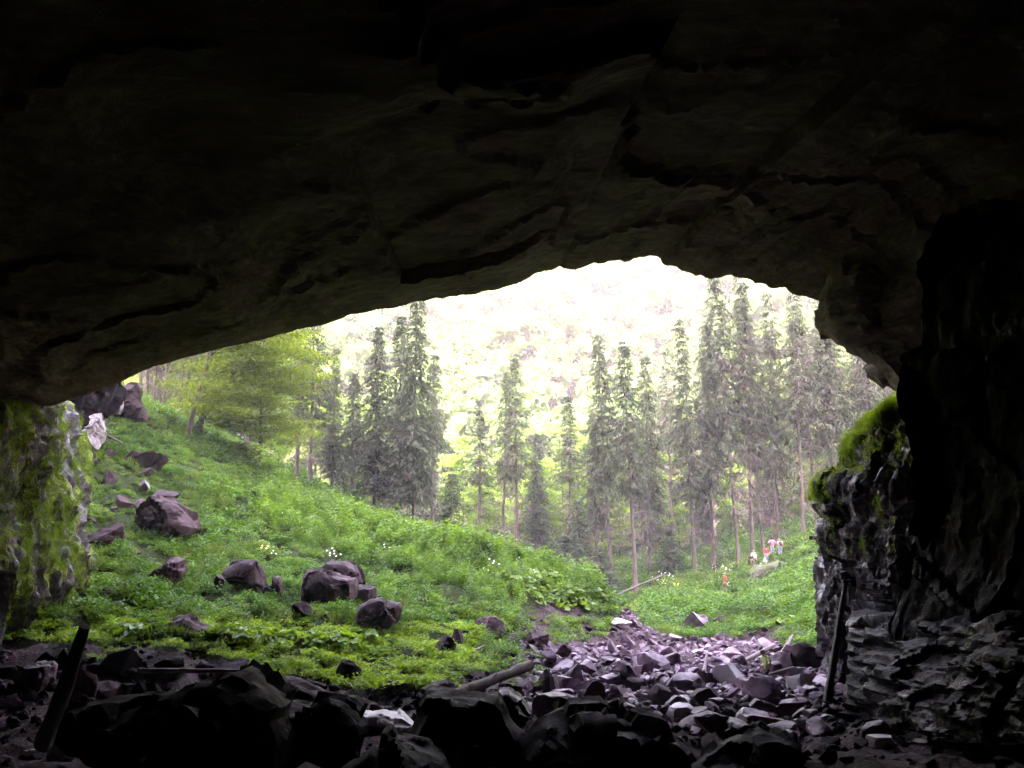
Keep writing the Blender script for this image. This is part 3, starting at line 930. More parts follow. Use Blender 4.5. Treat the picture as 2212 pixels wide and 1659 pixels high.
# marked rocks of the streambed
st_rocks = [((1201, 1392, 1234, 1424), 'small brown pyramid rock at the left edge of the streambed', 'boulder', 0), ((1312, 1381, 1337, 1420), 'upright smooth grey oval stone in the upper streambed', 'stream', 0),
            ((1337, 1402, 1366, 1426), 'round brown stone right of the upright oval stone', 'boulder', 0), ((1196, 1423, 1247, 1450), 'pale slanting block at the left of the streambed', 'stream', 0),
            ((1247, 1425, 1290, 1455), 'peaked rock beside the pale slanting block', 'stream', 0), ((1318, 1432, 1378, 1462), 'broad white-topped block in mid streambed', 'stream', 0),
            ((1378, 1409, 1446, 1448), 'big grooved rock in the middle of the streambed', 'stream', 0), ((1424, 1396, 1468, 1426), 'smooth slanting rock behind the big grooved rock', 'stream', 1),
            ((1253, 1470, 1306, 1524), 'dark brown standing boulder in the lower streambed', 'boulder', 0), ((1193, 1487, 1243, 1518), 'flat-edged block left of the dark standing boulder', 'stream', 0),
            ((1351, 1463, 1397, 1500), 'brown arched rock in the lower streambed', 'boulder', 0), ((1470, 1321, 1528, 1370), 'large angular boulder at the foot of the right bank', 'stream', 0),
            ((1528, 1330, 1575, 1362), 'dark flat boulder beside the large angular bank boulder', 'boulder', 1), ((1534, 1434, 1622, 1480), 'brightest long white slab left of the lime-shirted person', 'pale', 1),
            ((1549, 1399, 1618, 1430), 'long pale tilted slab uphill of the brightest slab', 'stream', 1), ((1607, 1460, 1686, 1522), 'pointed two-toned boulder below the lime-shirted person', 'stream', 0),
            ((1644, 1484, 1694, 1522), 'dark rock right of the pointed two-toned boulder', 'boulder', 0), ((1664, 1408, 1722, 1452), 'textured grey rock behind the lime-shirted person', 'stream', 0),
            ((1690, 1388, 1776, 1444), 'big dark sloping rock against the buttress foot', 'boulder', 1), ((1580, 1529, 1660, 1566), 'long flat rock low in the streambed', 'stream', 1),
            ((1641, 1560, 1718, 1592), 'cracked pale slab near the bottom right of the streambed', 'stream', 1), ((1668, 1515, 1737, 1550), 'grey rock under the leaning pole, left side', 'stream', 0),
            ((1690, 1506, 1764, 1533), 'thin long slab by the pole foot', 'stream', 1), ((1730, 1480, 1773, 1506), 'pale small block next to the pole', 'stream', 0),
            ((1700, 1455, 1760, 1490), 'wet white-faced rock left of the leaning pole', 'pale', 1), ((1400, 1478, 1450, 1525), 'brown rock right of the arched rock', 'boulder', 0),
            ((1450, 1455, 1520, 1500), 'wide brown block left of the brightest slab', 'stream', 0), ((1490, 1485, 1560, 1530), 'dark tilted block below the brightest slab', 'boulder', 0),
            ((1150, 1445, 1200, 1490), 'pitted dark rock beside the log end', 'stream', 0), ((1150, 1498, 1230, 1545), 'broad ribbed rock behind the black hump', 'stream', 1),
            ((1440, 1520, 1500, 1555), 'wet shining slab right of the black hump', 'pale', 1), ((1500, 1540, 1575, 1580), 'grey block among wet rubble, right of the black hump', 'stream', 0),
            ((1860, 1560, 1925, 1595), 'pale block on the dark floor under the ledges', 'stream', 0), ((1875, 1590, 1930, 1612), 'glinting white flat stone under the ledges', 'pale', 1),
            ((1930, 1545, 1975, 1575), 'grey stone right of the pale block under the ledges', 'stream', 0), ((1318, 1336, 1366, 1352), 'pale heap stone at the far end of the streambed', 'pale', 0)]
for k, (bx, lb, mt_, sl) in enumerate(st_rocks):
    B(bx, lb, mt_, 100 + k, cuts=12, slab=sl, rot=0.3 * (k % 5 - 2), sub=3, tilt=0.12 * ((k * 3) % 5 - 2))
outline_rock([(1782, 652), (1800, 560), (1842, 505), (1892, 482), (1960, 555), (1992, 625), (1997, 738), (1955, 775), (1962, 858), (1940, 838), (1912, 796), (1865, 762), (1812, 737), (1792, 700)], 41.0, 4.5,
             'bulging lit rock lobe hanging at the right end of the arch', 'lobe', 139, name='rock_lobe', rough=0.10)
# pale walls at the top of the left slope
outline_rock([(176, 968), (178, 940), (195, 915), (208, 893), (221, 889), (220, 920), (210, 945), (208, 970)], 59, 2.0, 'white limestone spur at the top left of the slope', 'spur', 140, name='rock_spur', rough=0.10)
outline_rock([(92, 872), (170, 845), (262, 815), (246, 852), (222, 886), (200, 912), (180, 950), (165, 962), (140, 915), (105, 890)], 62, 4.0, 'dark overhang of rock above the white spur', 'dark', 141, name='rock_overhang', rough=0.12)
outline_rock([(236, 895), (240, 850), (266, 842), (268, 894)], 68, 2.0, 'pale vertical rock face at the slope top, left of the forest', 'spur', 142, name='rock_outcrop', rough=0.06)
outline_rock([(270, 905), (272, 850), (296, 830), (306, 870), (316, 912)], 69, 2.2, 'brown rock face beside the pale one at the forest edge', 'boulder', 143, name='rock_outcrop', rough=0.08)
outline_rock([(1616, 1262), (1620, 1238), (1640, 1222), (1670, 1214), (1694, 1216), (1699, 1228), (1680, 1244), (1650, 1256)], 89, 3.0, 'mossy dark boulder below the group of people', 'mossrock', 144, rough=0.1)
outline_rock([(1590, 1312), (1596, 1302), (1612, 1290), (1620, 1284), (1622, 1292), (1610, 1304), (1598, 1316)], 80, 1.0, 'pale elongated stone below the red-shirted person', 'stream', 145, rough=0.04)
B((1556, 1284, 1580, 1296), 'pale flat stone at the feet of the red-shirted person', 'stream', 146, slab=1, sub=3)
B((1606, 1278, 1622, 1290), 'small pale stone beside the path above the elongated stone', 'stream', 147, sub=3)

# the loose rocks of the streambed: each its own object, meshes shared
variants = [rock_mesh(300 + k, 3, 13, 0.035, slab=(k % 2 == 0)) for k in range(26)]
for vme in variants: vme.materials.append(M['stream'])
vdark = [v.copy() for v in variants[:10]]  # copies for the cave floor, with shade put into their colour
for v in vdark:
    v.materials.clear()
    v.materials.append(M['dark'])
rs = np.random.RandomState(11)
STREAM = np.array([(1140, 1405), (1300, 1392), (1320, 1352), (1330, 1330), (1345, 1316), (1380, 1316), (1378, 1338), (1400, 1362), (1470, 1384), (1560, 1382), (1650, 1385), (1770, 1420), (1780, 1450), (1800, 1540),
                   (1780, 1590), (1500, 1600), (1440, 1560), (1330, 1528), (1230, 1532), (1150, 1550), (1130, 1480), (1150, 1440)], float)
placed = []
loose = []
n_s = 0
for trial in range(20000):
    if n_s >= 300: break
    px = rs.uniform(1130, 1800)
    py = 1316 + (1600 - 1316) * rs.uniform(0, 1) ** 0.8
    if not in_poly(np.array(px), np.array(py), STREAM): continue
    wpx = (20 + 56 * rs.uniform(0, 1) ** 2.0) * np.clip(0.5 + 0.75 * (py - 1338) / 250, 0.42, 2)
    if any(abs(px - a) < (wpx + c) * 0.27 and abs(py - b) < (wpx + c) * 0.12 for a, b, c in placed): continue
    placed.append((px, py, wpx))
    d = ground_hit(px, py)
    w = wpx / F * d / 2
    P = at(px, py, d)
    o = obj('stream_rock', variants[rs.randint(len(variants))])
    o.location = (P[0], P[1], P[2] + w * 0.12)
    o.scale = (w, w * rs.uniform(0.6, 1.0), w * rs.uniform(0.35, 0.85))
    o.rotation_euler = (rs.uniform(-0.5, 0.5), rs.uniform(-0.5, 0.5), rs.uniform(0, 6.28))
    loose.append((o, px, py, 'streambed rocks'))
    n_s += 1
n_d = 0
placed = []
for trial in range(8000):
    if n_d >= 170: break
    if rs.uniform() < 0.62:
        px, py = rs.uniform(0, 1120), rs.uniform(1440, 1650)
        if py < np.interp(px, [0, 300, 600, 900, 1120], [1415, 1425, 1470, 1480, 1500]): continue
    else:
        px, py = rs.uniform(1780, 2210), rs.uniform(1500, 1655)
    wpx = 14 + 46 * rs.uniform(0, 1) ** 2.5
    if any(abs(px - a) < (wpx + c) * 0.45 and abs(py - b) < (wpx + c) * 0.25 for a, b, c in placed): continue
    placed.append((px, py, wpx))
    d = ground_hit(px, py)
    w = wpx / F * d / 2
    P = at(px, py, d)
    o = obj('cave_floor_rock', vdark[rs.randint(len(vdark))])
    o.location = (P[0], P[1], P[2] + w * 0.15)
    o.scale = (w, w * rs.uniform(0.6, 1.0), w * rs.uniform(0.4, 0.8))
    o.rotation_euler = (rs.uniform(-0.35, 0.35), rs.uniform(-0.35, 0.35), rs.uniform(0, 6.28))
    loose.append((o, px, py, 'cave floor rocks'))
    n_d += 1
vmead = [v.copy() for v in variants[:14]]
for v in vmead:
    v.materials.clear()
    v.materials.append(M['boulder'])
for px, py, wpx in [(rs.uniform(200, 1060), rs.uniform(1180, 1440), rs.uniform(8, 24)) for _ in range(85)] + [(rs.uniform(195, 330), rs.uniform(960, 1190), rs.uniform(10, 26)) for _ in range(30)] + [(rs.uniform(1060, 1300), rs.uniform(1330, 1395), rs.uniform(7, 20)) for _ in range(22)] + [(rs.uniform(1450, 1760), rs.uniform(1325, 1375), rs.uniform(7, 20)) for _ in range(14)]:
    if py < np.interp(px, [200, 300, 600, 900, 1060], [940, 1130, 1200, 1260, 1300]): continue
    d = ground_hit(px, py)
    w = wpx / F * d / 2
    P = at(px, py, d)
    o = obj('meadow_stone', vmead[rs.randint(len(vmead))])
    o.location = (P[0], P[1], P[2] + w * 0.25)
    o.scale = (w, w * rs.uniform(0.7, 1.0), w * rs.uniform(0.6, 1.0))
    o.rotation_euler = (rs.uniform(-0.5, 0.5), rs.uniform(-0.5, 0.5), rs.uniform(0, 6.28))
    loose.append((o, px, py, 'stones in the meadow'))
# each loose rock is named by the marked thing nearest to it, the side it lies on and its rank there
ANCH = [(1217, 1410, 'small brown pyramid rock'), (1325, 1400, 'upright oval stone'), (1352, 1414, 'round brown stone'), (1221, 1437, 'pale slanting block'), (1348, 1447, 'broad white-topped block'),
        (1412, 1430, 'big grooved rock'), (1446, 1411, 'smooth slanting rock'), (1280, 1500, 'dark standing boulder'), (1218, 1502, 'flat-edged block'), (1374, 1482, 'brown arched rock'), (1499, 1346, 'large angular bank boulder'),
        (1551, 1346, 'dark flat bank boulder'), (1578, 1457, 'brightest long slab'), (1584, 1414, 'long pale tilted slab'), (1646, 1490, 'pointed two-toned boulder'), (1649, 1430, 'lime-shirted person'), (1693, 1430, 'textured grey rock'),
        (1733, 1416, 'sloping rock at the buttress foot'), (1620, 1547, 'long flat low rock'), (1680, 1576, 'cracked pale slab'), (1702, 1532, 'grey rock under the leaning pole'), (1790, 1490, 'leaning pole foot'), (1425, 1500, 'brown rock by the arched one'),
        (1485, 1478, 'wide brown block'), (1175, 1468, 'pitted rock by the log end'), (1190, 1520, 'broad ribbed rock'), (1470, 1538, 'wet shining slab'), (1342, 1344, 'pale heap at the far end of the streambed'),
        (1537, 1560, 'grey block in the wet rubble'), (1890, 1577, 'pale block under the ledges'), (1900, 1602, 'glinting white flat stone'), (2050, 1520, 'stepped wall ledges'), (2150, 1600, 'bottom right corner'),
        (140, 1500, 'leaning dark log'), (75, 1465, 'glinting layered rock'), (180, 1480, 'slanted slab'), (138, 1620, 'bright white wet rock'), (420, 1454, 'thin level log'), (350, 1560, 'huge black boulder'), (650, 1500, 'brown triangular boulder'),
        (680, 1580, 'black rubble hump'), (826, 1556, 'pale wet slab'), (750, 1450, 'stranded dark block'), (852, 1482, 'low oval boulder'), (953, 1482, 'tan triangular boulder'), (1000, 1580, 'black flat-topped block'), (870, 1640, 'dark grooved rock'), (1060, 1470, 'propped thick log'),
        (360, 1115, 'largest rounded boulder'), (222, 1158, 'wedge-shaped boulder by the pillar'), (356, 1240, 'pointed boulder with the upright block'), (533, 1248, 'split square boulder'), (310, 1000, 'long sloping slab'),
        (712, 1268, 'big rectangular block'), (820, 1328, 'flat-topped meadow boulder'), (652, 1319, 'half-buried meadow rock'), (902, 1303, 'low knobbly rock'), (957, 1395, 'brown streamside boulder'), (1055, 1355, 'long rounded bank boulder'),
        (258, 1315, 'smooth grey rounded stone'), (412, 1362, 'low long layered rock'), (631, 1410, 'dark angular rim rock'), (1158, 1380, 'rounded reddish bank rock')]
buckets = {}
for o, px, py, gp in loose:
    ax, ay, nm = min(ANCH, key=lambda a_: (a_[0] - px) ** 2 + ((a_[1] - py) * 1.5) ** 2)
    dx, dy = px - ax, (py - ay) * 1.5
    side = ('right of' if dx > 0 else 'left of') if abs(dx) > abs(dy) else ('below' if dy > 0 else 'above')
    buckets.setdefault((nm, side), []).append((dx * dx + dy * dy, o, gp))
ORD = ['nearest', 'second nearest', 'third nearest', 'fourth nearest', 'fifth nearest', 'sixth nearest', 'seventh nearest', 'eighth nearest', 'ninth nearest', 'tenth nearest', 'eleventh nearest', 'twelfth nearest']
for (nm, side), lst in buckets.items():
    lst.sort(key=lambda q_: q_[0])
    for k, (dd_, o, gp) in enumerate(lst):
        tag(o, '%s loose rock %s the %s' % (ORD[min(k, 11)], side, nm), 'rock', gp)

# ------------------------------------------------------------------ scatter by geometry nodes (only for uncountable stuff)
def scatter(name, pts, rots, scls, idx, sources, label, cat):
    pts = np.asarray(pts, float)
    me = bpy.data.meshes.new(name)
    me.vertices.add(len(pts))
    me.vertices.foreach_set('co', np.ascontiguousarray(pts, np.float32).ravel())
    a = me.attributes.new('rot', 'FLOAT_VECTOR', 'POINT')
    a.data.foreach_set('vector', np.ascontiguousarray(rots, np.float32).ravel())
    a = me.attributes.new('scl', 'FLOAT', 'POINT')
    a.data.foreach_set('value', np.ascontiguousarray(scls, np.float32))
    a = me.attributes.new('idx', 'INT', 'POINT')
    a.data.foreach_set('value', np.ascontiguousarray(idx, np.int32))
    o = obj(name, me)
    col = bpy.data.collections.new(name + '_sources')
    for k, (sm, mat) in enumerate(sources):
        if len(sm.materials) == 0: sm.materials.append(mat)
        so = bpy.data.objects.new('%02d_%s' % (k, name), sm)
        col.objects.link(so)
    nt = bpy.data.node_groups.new(name, 'GeometryNodeTree')
    nt.interface.new_socket('Geometry', in_out='INPUT', socket_type='NodeSocketGeometry')
    nt.interface.new_socket('Geometry', in_out='OUTPUT', socket_type='NodeSocketGeometry')
    gi = nt.nodes.new('NodeGroupInput')
    go = nt.nodes.new('NodeGroupOutput')
    ip = nt.nodes.new('GeometryNodeInstanceOnPoints')
    ci = nt.nodes.new('GeometryNodeCollectionInfo')
    ci.inputs['Collection'].default_value = col
    ci.inputs['Separate Children'].default_value = True
    ci.inputs['Reset Children'].default_value = True
    def named(n, t):
        q_ = nt.nodes.new('GeometryNodeInputNamedAttribute')
        q_.data_type = t
        q_.inputs['Name'].default_value = n
        return next(s_ for s_ in q_.outputs if s_.enabled and s_.name == 'Attribute')
    nt.links.new(gi.outputs[0], ip.inputs['Points'])
    nt.links.new(ci.outputs[0], ip.inputs['Instance'])
    ip.inputs['Pick Instance'].default_value = True
    nt.links.new(named('idx', 'INT'), ip.inputs['Instance Index'])
    nt.links.new(named('rot', 'FLOAT_VECTOR'), ip.inputs['Rotation'])
    nt.links.new(named('scl', 'FLOAT'), ip.inputs['Scale'])
    nt.links.new(ip.outputs[0], go.inputs[0])
    md = o.modifiers.new('scatter', 'NODES')
    md.node_group = nt
    tag(o, label, cat, kind='stuff')
    return o

def leaves(base, dirs, length, width, cup=0.12, rs=None):
    """leaf diamonds: base points, unit directions, per-leaf size"""
    n = len(base)
    ref = np.tile(np.array([0, 0, 1.0]), (n, 1))
    if rs is not None:
        ref = ref + rs.normal(size=(n, 3)) * 0.5
    side = np.cross(dirs, ref)
    side /= np.linalg.norm(side, axis=1)[:, None] + 1e-9
    up = np.cross(side, dirs)
    length = np.broadcast_to(length, (n,))[:, None]
    width = np.broadcast_to(width, (n,))[:, None]
    a = base
    b = base + dirs * length * 0.5 + side * width * 0.5 + up * length * cup
    c = base + dirs * length
    d = base + dirs * length * 0.5 - side * width * 0.5 + up * length * cup
    v = np.stack([a, b, c, d], 1).reshape(-1, 3)
    f = np.arange(4 * n).reshape(-1, 4)
    return v, f

def herb(seed, n=46, h=0.42, r=0.26, ll=0.11, lw=0.075, droop=0.0):
    rs = np.random.RandomState(seed)
    a = rs.uniform(0, 6.28, n)
    rr = r * np.sqrt(rs.uniform(0, 1, n))
    z = h * (0.25 + 0.75 * rs.uniform(0, 1, n) ** 0.6) * (1 - 0.45 * (rr / r) ** 2)
    b = np.stack([np.cos(a) * rr, np.sin(a) * rr, z], -1)
    a2 = a + rs.normal(size=n) * 0.9
    d = np.stack([np.cos(a2), np.sin(a2), rs.normal(size=n) * 0.35 + 0.1 - droop], -1)
    d /= np.linalg.norm(d, axis=1)[:, None]
    v, f = leaves(b, d, ll * rs.uniform(0.7, 1.4, n), lw * rs.uniform(0.7, 1.3, n), 0.1, rs)
    return mesh_np('herb', v, f)

def grass_tuft(seed, n=30, h=0.4, spread=0.2):
    rs = np.random.RandomState(seed)
    a = rs.uniform(0, 6.28, n)
    b = np.stack([np.cos(a), np.sin(a), np.zeros(n)], -1) * (spread * 0.6 * rs.uniform(0, 1, n))[:, None]
    d = np.stack([np.cos(a) * 0.45, np.sin(a) * 0.45, np.ones(n)], -1) + rs.normal(size=(n, 3)) * 0.25
    d /= np.linalg.norm(d, axis=1)[:, None]
    v, f = leaves(b, d, h * rs.uniform(0.6, 1.1, n), 0.022, 0.02, rs)
    return mesh_np('grass', v, f)

def butterbur(seed, n=11):
    rs = np.random.RandomState(seed)
    V, Fc = [], []
    for k in range(n):
        a, rr = rs.uniform(0, 6.28), rs.uniform(0.05, 0.45)
        c = np.array([math.cos(a) * rr, math.sin(a) * rr, rs.uniform(0.25, 0.6)])
        sz = rs.uniform(0.08, 0.17)
        nrm = np.array([math.cos(a) * 0.5, math.sin(a) * 0.5 - 0.35, 1.0]) + rs.normal(size=3) * 0.25
        nrm /= np.linalg.norm(nrm)
        u = np.cross(nrm, [0, 1, 0.1]); u /= np.linalg.norm(u)
        w = np.cross(nrm, u)
        o0 = len(V)
        V.append(c - nrm * 0.04)
        m = 8
        for j in range(m):
            t = 6.2832 * j / m
            rad = sz * (1 + 0.12 * math.sin(3 * t + k))
            V.append(c + u * math.cos(t) * rad + w * math.sin(t) * rad + nrm * 0.02 * math.cos(2 * t))
        for j in range(m):
            Fc.append((o0, o0 + 1 + j, o0 + 1 + (j + 1) % m))
    return mesh_np('broad', np.array(V), np.array(Fc))

def flower(seed):
    rs = np.random.RandomState(seed)
    V, Fc = [], []
    for k in range(4):
        c = np.array([rs.normal() * 0.12, rs.normal() * 0.12, rs.uniform(0.6, 0.95)])
        o0 = len(V)
        for j in range(6):
            t = 6.2832 * j / 6
            V.append(c + np.array([math.cos(t) * 0.045, math.sin(t) * 0.03, 0.03 * math.sin(t)]))
        V.append(c + np.array([0, 0, 0.02]))
        for j in range(6):
            Fc.append((o0 + 6, o0 + j, o0 + (j + 1) % 6))
    return mesh_np('flower', np.array(V), np.array(Fc))

rs = np.random.RandomState(21)
def meadow_points(n, ylo, yhi, xlo, xhi, power=1.0):
    y = ylo + (yhi - ylo) * rs.uniform(0, 1, n) ** power
    x = rs.uniform(xlo, xhi, n)
    return x, y

x, y = meadow_points(150000, 36, 118, -42, 55, 1.35)
keep = np.abs(x) < y * 0.62 + 4
x, y = x[keep], y[keep]
z = ground_z(x, y)
P = np.stack([x, y, z], -1)
px, py = proj(P)
bare = in_poly(px, py, NOGRASS) & (y < 92)
stray = (px < 1180) & (py < 1495) & (py > 1380)
patch = fbm(np.stack([x * 0.5, y * 0.5, np.zeros_like(x)], -1), 3)
pk = np.where(bare, np.where(stray, np.where(patch > 0.12, 0.55, 0.03), 0.0), np.clip(0.58 + patch * 1.15, 0.07, 1))
bankface = (in_poly(px, py, BANK1) | in_poly(px, py, BANK2)) & (y < 75)
pk = np.where(bankface, np.where(patch > 0.12, 0.5, 0.03), pk)
RED_D = ground_hit(1566, 1289)
for wx_, wy_, rr_, dl_ in ((1566, RED_D, 0.8, 8.0), (1630, 93, 0.9, 2.5), (1658, 94.3, 0.9, 2.0), (1671, 95.3, 0.7, 2.0), (1688, 94.3, 0.7, 2.0)):
    ax_ = (wx_ - W / 2) / F * wy_ / CP
    pk = np.where((np.abs(x - ax_) < rr_) & (y < wy_ + 0.6) & (y > wy_ - dl_), 0.0, pk)
keep = rs.uniform(0, 1, len(x)) < pk
P, px, py, patch, y, bare = P[keep], px[keep], py[keep], patch[keep], y[keep], bare[keep]
tall = fbm(P * np.array([0.13, 0.13, 0]) + 40, 3)
kind = fbm(P * np.array([0.22, 0.22, 0]) + 80, 3) + rs.normal(size=len(P)) * 0.22
idx = np.where(kind < -0.15, rs.randint(0, 3, len(P)), np.where(kind < 0.28, rs.randint(3, 6, len(P)), rs.randint(6, 9, len(P))))
frontrim = (py > 1350) & (px < 1050) & (y < 50)
idx = np.where(frontrim, rs.randint(9, 11, len(P)), idx)
tallz = in_poly(px, py, np.array([(800, 1130), (1300, 1235), (1310, 1300), (1180, 1330), (980, 1300), (800, 1230), (560, 1150), (560, 1060)])) & (y < 80)
idx = np.where(tallz & (rs.uniform(0, 1, len(P)) < 0.55), 11, idx)
scl = rs.uniform(0.6, 1.5, len(P)) * (0.8 + 0.5 * np.clip(tall + 0.3, 0, 1)) * np.where(y > 62, 1.45, 1.0) * np.where(frontrim, 0.75, 1) * np.where((px < 440) & (py < 1195) & (y < 70), 0.55, 1) * np.where(bare, 0.5, 1)
rot = np.stack([rs.normal(size=len(P)) * 0.12, rs.normal(size=len(P)) * 0.12, rs.uniform(0, 6.28, len(P))], -1)
src = [(herb(1), M['herb']), (herb(2, 60, 0.5, 0.3, 0.12, 0.07), M['herb']), (herb(3, 50, 0.3, 0.34), M['herb']),
       (herb(4, 50, 0.36, 0.3, 0.1, 0.085), M['herb2']), (herb(5, 60, 0.5, 0.25, 0.09, 0.07), M['herb2']), (herb(6, 46, 0.3, 0.3, 0.12, 0.1), M['herb2']),
       (grass_tuft(7), M['grass']), (herb(8, 70, 0.75, 0.25, 0.12, 0.06), M['herb']), (grass_tuft(9, 34, 0.55, 0.25), M['grass']), (herb(10, 50, 0.4, 0.3, 0.11, 0.09), M['rim']), (herb(11, 46, 0.3, 0.34, 0.13, 0.11), M['rim']), (herb(12, 80, 0.95, 0.2, 0.13, 0.06), M['herb2'])]
scatter('meadow_herbs', P, rot, scl, idx, src, 'dense green herbs and grass covering the slopes outside the cave', 'undergrowth')

# the same herbs crowding the feet of the meadow boulders
fp = []
for fx, fy, fw, fd in FEET:
    if fy < 38.5 or fy > 75: continue
    m = int(20 + 26 * fw)
    a_ = rs.uniform(-3.6, 0.45, m)
    rr_ = rs.uniform(0.75, 1.12, m)
    fp.append(np.stack([fx + np.cos(a_) * fw * rr_, fy + np.sin(a_) * fd * rr_, np.full(m, np.clip(0.3 + 0.5 * fw, 0.35, 1.05))], -1))
fp = np.concatenate(fp)
P = np.stack([fp[:, 0], fp[:, 1], ground_z(fp[:, 0], fp[:, 1])], -1)
px, py = proj(P)
ok_ = ~in_poly(px, py, NOGRASS)
P, fs_ = P[ok_], fp[ok_, 2]
scatter('boulder_foot_herbs', P, np.stack([rs.normal(size=len(P)) * 0.15, rs.normal(size=len(P)) * 0.15, rs.uniform(0, 6.28, len(P))], -1), rs.uniform(0.7, 1.3, len(P)) * fs_, rs.randint(0, 9, len(P)),
        [(m_.copy(), None) for m_, _ in src[:9]], 'herbs crowding round the feet of the meadow boulders', 'undergrowth')

# broad-leaved patches
bb = []
for cx_, cy_, sx_, sy_, n in [(510, 1392, 60, 10, 60), (720, 1408, 90, 14, 90), (1690, 1325, 70, 24, 170), (930, 1195, 60, 22, 60), (1230, 1285, 70, 30, 150), (1340, 1310, 30, 14, 50), (1150, 1255, 90, 18, 110), (610, 1400, 40, 8, 25), (285, 1382, 30, 6, 8)]:
    for k in range(n):
        qx, qy = cx_ + rs.normal() * sx_ * 0.55, cy_ + rs.normal() * sy_ * 0.55
        d = ground_hit(qx, qy)
        bb.append(at(qx, qy, d))
bb = np.array(bb)
scatter('butterbur', bb, np.stack([rs.normal(size=len(bb)) * 0.1, rs.normal(size=len(bb)) * 0.1, rs.uniform(0, 6.28, len(bb))], -1), rs.uniform(0.6, 1.15, len(bb)),
        rs.randint(0, 3, len(bb)), [(butterbur(k), M['broad']) for k in (1, 2, 3)], 'patches of large round bright leaves among the herbs', 'undergrowth')
M['petal'] = mat_plain('white_petal', (0.75, 0.75, 0.68), (0.85, 0.85, 0.8))
M['petaly'] = mat_plain('yellow_petal', (0.7, 0.5, 0.08), (0.8, 0.6, 0.1))
fl = []
for k in range(110):
    qx, qy = (rs.uniform(1380, 1610), rs.uniform(1205, 1290)) if k < 70 else ((rs.uniform(1000, 1300), rs.uniform(1200, 1275)) if k < 95 else (rs.uniform(560, 1000), rs.uniform(1080, 1260)))
    fl.append(at(qx, qy, ground_hit(qx, qy)))
fl = np.array(fl)
scatter('wild_flowers', fl, np.stack([np.zeros(len(fl)), np.zeros(len(fl)), rs.uniform(0, 6.28, len(fl))], -1), rs.uniform(0.8, 1.5, len(fl)), (rs.uniform(0, 1, len(fl)) < 0.1).astype(int),
        [(flower(1), M['petal']), (flower(2), M['petaly'])], 'small white wild flowers dotted over the grassy slopes', 'flowers')

# moss tufts on the two rock columns
def moss_mesh(seed, n=26):
    rs_ = np.random.RandomState(seed)
    b = rs_.normal(size=(n, 3)) * np.array([0.08, 0.08, 0.10])
    d = rs_.normal(size=(n, 3)) + np.array([0, 0, -0.5])
    d /= np.linalg.norm(d, axis=1)[:, None]
    v, f = leaves(b, d, 0.1 * rs_.uniform(0.6, 1.3, n), 0.035, 0.05, rs_)
    return mesh_np('moss', v, f)

def moss_on(name, G, want, n, label, parent, mat='moss'):
    nrm = grid_normals(G)
    if np.median((nrm * (EYE - G)).sum(-1)) < 0: nrm = -nrm
    w = want(G, nrm).ravel()
    w = np.clip(w, 0, None)
    k = rs.choice(len(w), n, p=w / w.sum())
    pts = G.reshape(-1, 3)[k] + rs.normal(size=(n, 3)) * 0.06 + nrm.reshape(-1, 3)[k] * 0.03
    o = scatter(name, pts, rs.uniform(-0.6, 0.6, (n, 3)) + np.array([0, 0, 3.0]) * rs.uniform(0, 1, (n, 1)), rs.uniform(0.35, 0.95, n), rs.randint(0, 3, n),
                [(moss_mesh(s_), M[mat]) for s_ in (1, 2, 3)], label, None)
    o.parent = parent
    return o

def pil_want(G, nr):
    n = fbm(G * np.array([1.1, 1.1, 0.3]) + 3, 4)
    return np.where(n > 0.02, 1.0, 0.0) * 1.0
moss_on('moss', PG, pil_want, 13000, 'hanging yellow-green moss', pillar)
def but_want(G, nr):
    n = fbm(G * np.array([1.3, 1.3, 0.4]) + 9, 3)
    top = np.clip((G[..., 2] - 10.3) / 1.2, 0, 1)
    px_, py_ = proj(G)
    rim = np.clip(1 - (px_ - np.interp(py_, [r[0] for r in but_rows], [r[1] for r in but_rows])) / 26, 0, 1) * (py_ < 1075)
    return rim * np.where(py_ < 985, 1, np.where(py_ > 1035, 1, 0.1)) * 3 + top * np.where(n > 0.12, 0.25, 0) + np.where((n > 0.35) & (py_ < 1200), 0.3, 0)
moss_on('moss', BG, but_want, 7000, 'bright moss cushion', buttress, 'moss2')

# pebbles of the streambed and cave floor
x, y = rs.uniform(-16, 26, 32000), rs.uniform(27, 90, 32000)
z = ground_z(x, y)
P = np.stack([x, y, z], -1)
px, py = proj(P)
k = in_poly(px, py, NOGRASS)
P = P[k]
pv = [rock_mesh(500 + j, 2, 7, 0.03) for j in range(5)]
px, py = proj(P)
inside = (P[:, 1] < 37) | (px < 1120)  # gravel in here gets the rock colour with cave shade in it
for nm_, sel, mat_, lb_ in (('gravel', ~inside, 'stream', 'small broken stones between the rocks of the streambed'), ('cave_gravel', inside & (rs.uniform(0, 1, len(P)) < 0.6), 'dark', 'dark broken stones over the cave floor')):
    Q = P[sel]
    scatter(nm_, Q, rs.uniform(0, 6.28, (len(Q), 3)), 0.05 + 0.16 * rs.uniform(0, 1, len(Q)) ** 2.5, rs.randint(0, 5, len(Q)), [(v.copy(), M[mat_]) for v in pv], lb_, 'gravel')

